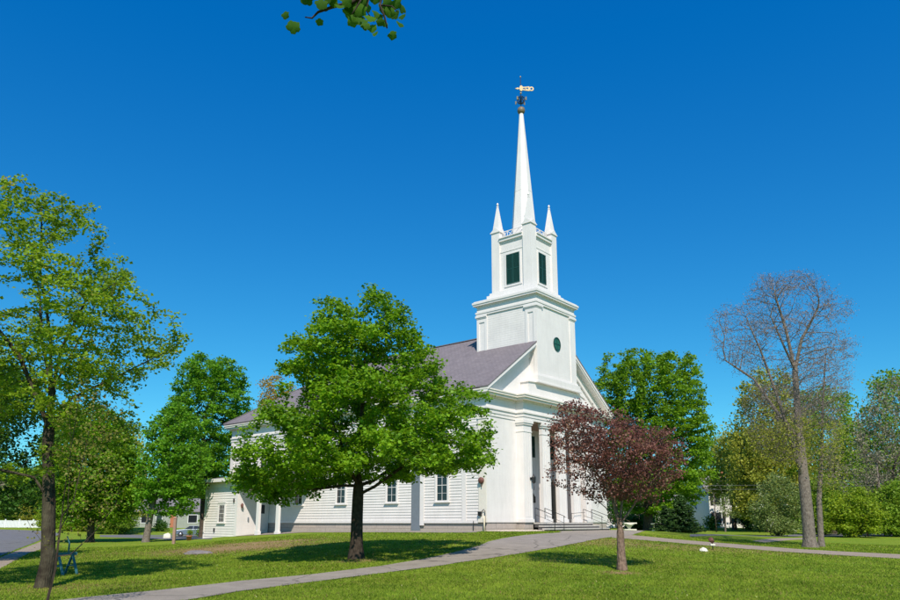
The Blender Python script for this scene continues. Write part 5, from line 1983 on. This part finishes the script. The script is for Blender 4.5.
# ------------------------------------------------------------------ overhanging twig at the top of the picture
def twig():
    Y = 4.3
    rng = np.random.default_rng(66)
    base = at(470, -190, Y + .3)
    r = empty('overhanging_branch', tuple(base), label='leafy branch tip hanging into the top of the picture', cat='branch')
    B_ = Vector(base)
    mb = MB()

    def pth(pp, r0, r1):
        pts = [at(x, y, Y + dy) - B_ for x, y, dy in pp]
        rs = [r0 + (r1 - r0) * i / (len(pts) - 1) for i in range(len(pts))]
        mb.tube(pts, rs, 7)
    pth([(470, -190, .3), (430, -100, .2), (395, -45, .1), (372, -10, 0), (352, 2, 0), (332, 7, 0), (318, 12, 0), (312, 18, 0), (305, 17, 0)], .022, .004)
    pth([(400, -52, .1), (385, -20, .0), (380, 5, -.05), (385, 18, -.05), (387, 28, -.05)], .012, .005)
    pth([(372, -10, 0), (362, -2, -.05), (356, 8, -.08), (352, 14, -.08)], .008, .004)
    pth([(332, 7, 0), (326, -4, .05), (322, -14, .05)], .006, .003)
    pth([(380, 5, -.05), (392, 6, -.08), (398, 12, -.08)], .006, .003)
    pth([(370, -6, 0), (366, 10, .02), (374, 22, .04)], .006, .003)
    mb.build('stem', M['bark'], r)
    spots = [(286, 15, 9, .6), (294, 27, 14, .2), (320, 22, 8, .2), (306, -2, 17, .9), (322, 4, 13, .3), (352, 8, 14, .1), (350, 14, 16, .5), (358, 19, 15, .3), (366, 26, 10, .1),
             (373, 28, 10, .7), (378, 15, 13, .2), (388, 3, 13, .6), (396, 14, 12, .3), (402, 8, 12, .9), (400, 24, 9, .4), (393, 35, 10, .2), (330, -4, 16, .5), (345, -4, 18, .1),
             (362, 0, 14, .5), (376, -4, 16, .4), (310, -12, 18, .2), (392, -12, 18, .7), (408, -14, 18, .3), (340, 6, 10, .8), (385, 24, 7, .3),
             (348, 1, 14, .3), (355, 3, 15, .6), (361, 10, 14, .2), (367, 6, 13, .5), (371, 18, 12, .3), (363, 20, 12, .8), (353, 22, 11, .3), (383, 9, 12, .4), (390, 12, 12, .6), (397, 3, 13, .2), (403, 16, 9, .5), (334, 2, 12, .4), (326, 9, 9, .7), (381, 22, 9, .3), (376, 33, 8, .5), (420, -60, 22, .3), (440, -90, 22, .6), (400, -80, 22, .3), (380, -40, 22, .5), (350, -28, 20, .4), (328, -26, 18, .6)]
    vs = []; fs = []
    mb = MB()
    for (x, y, s, k) in spots:
        c = at(x, y, Y + rng.uniform(-.06, .06)) - B_
        R_ = s * .5 * Y / 735 * 1.25
        nrm = Vector((rng.normal(0, .5), -1 + k * .4, rng.normal(0, .45))).normalized()
        a_ = nrm.cross(Vector((0, 0, 1))).normalized(); b_ = nrm.cross(a_)
        ph = rng.uniform(0, 6.28)
        n = 36
        ring_ = []
        for i in range(n):
            t = 2 * math.pi * i / n
            rr = R_ * (1 + .10 * math.cos(5 * (t + ph)) + .05 * math.cos(11 * t + ph) + .03 * rng.uniform(-1, 1)) * (.8 + .2 * abs(math.cos(t * .5)))
            ring_.append(c + (a_ * math.cos(t) + b_ * math.sin(t) * .85) * rr + nrm * (.15 * R_ * math.cos(2 * t)))
        mb.add([c + nrm * R_ * .12] + ring_, [(0, i + 1, (i + 1) % n + 1) for i in range(n)], True)
    mb.build('leaves', M['lf_near'], r)


twig()

# ------------------------------------------------------------------ camera, light, sky
cam = bpy.data.cameras.new('camera')
co = bpy.data.objects.new('camera', cam)
COL.objects.link(co)
co.location = (0, 0, EYE)
co.rotation_euler = (rad(90) + PITCH, 0, 0)
cam.sensor_width = 36
cam.lens = F / 900 * 36
cam.shift_y = (CY - 300) / 900
cam.clip_end = 4000
scn.camera = co

SUN_DIR = Vector((.12, -.993, 0)).normalized()
EL = rad(46)
sd = Vector((SUN_DIR.x * math.cos(EL), SUN_DIR.y * math.cos(EL), math.sin(EL)))
sun = bpy.data.lights.new('sun', 'SUN')
sun.energy = 5.0
sun.angle = rad(.53)
sun.color = (1, .90, .76)
so = bpy.data.objects.new('sun', sun)
COL.objects.link(so)
so.location = (0, 0, 60)
so.rotation_euler = sd.to_track_quat('Z', 'Y').to_euler()

w = bpy.data.worlds.new('World')
scn.world = w
w.use_nodes = True
nt = w.node_tree
bg = nt.nodes['Background']
sky = nt.nodes.new('ShaderNodeTexSky')
sky.sky_type = 'NISHITA'
sky.sun_disc = False
sky.sun_elevation = EL
sky.sun_rotation = math.atan2(SUN_DIR.x, SUN_DIR.y)
sky.altitude = 300
sky.air_density = 1.0
sky.dust_density = .15
sky.ozone_density = 3.0
hs = nt.nodes.new('ShaderNodeHueSaturation')
hs.inputs['Saturation'].default_value = 1.28
hs.inputs['Hue'].default_value = .495
hs.inputs['Value'].default_value = 1.0
nt.links.new(sky.outputs[0], hs.inputs['Color'])
# polarised-looking deep blue: red pulled down, blue up
sr = nt.nodes.new('ShaderNodeSeparateColor'); cbn = nt.nodes.new('ShaderNodeCombineColor')
nt.links.new(hs.outputs[0], sr.inputs[0])
for ch_, (mul, add) in enumerate(((.40, -.10), (.845, .13), (.70, 1.8))):
    mn = nt.nodes.new('ShaderNodeMath'); mn.operation = 'MULTIPLY_ADD'
    mn.inputs[1].default_value = mul; mn.inputs[2].default_value = add
    mx_ = nt.nodes.new('ShaderNodeMath'); mx_.operation = 'MAXIMUM'; mx_.inputs[1].default_value = .004
    nt.links.new(sr.outputs[ch_], mn.inputs[0]); nt.links.new(mn.outputs[0], mx_.inputs[0]); nt.links.new(mx_.outputs[0], cbn.inputs[ch_])
nt.links.new(cbn.outputs[0], bg.inputs['Color'])
bg.inputs['Strength'].default_value = .12

scn.view_settings.view_transform = 'Standard'
scn.view_settings.look = 'None'
scn.view_settings.exposure = .17
scn.view_settings.gamma = 1
scn.view_settings.use_curve_mapping = False
scn.render.engine = 'CYCLES'
scn.cycles.max_bounces = 8
scn.cycles.diffuse_bounces = 4
scn.cycles.transmission_bounces = 4
scn.cycles.transparent_max_bounces = 4
scn.cycles.caustics_reflective = False
scn.cycles.caustics_refractive = False
scn.cycles.use_denoising = True
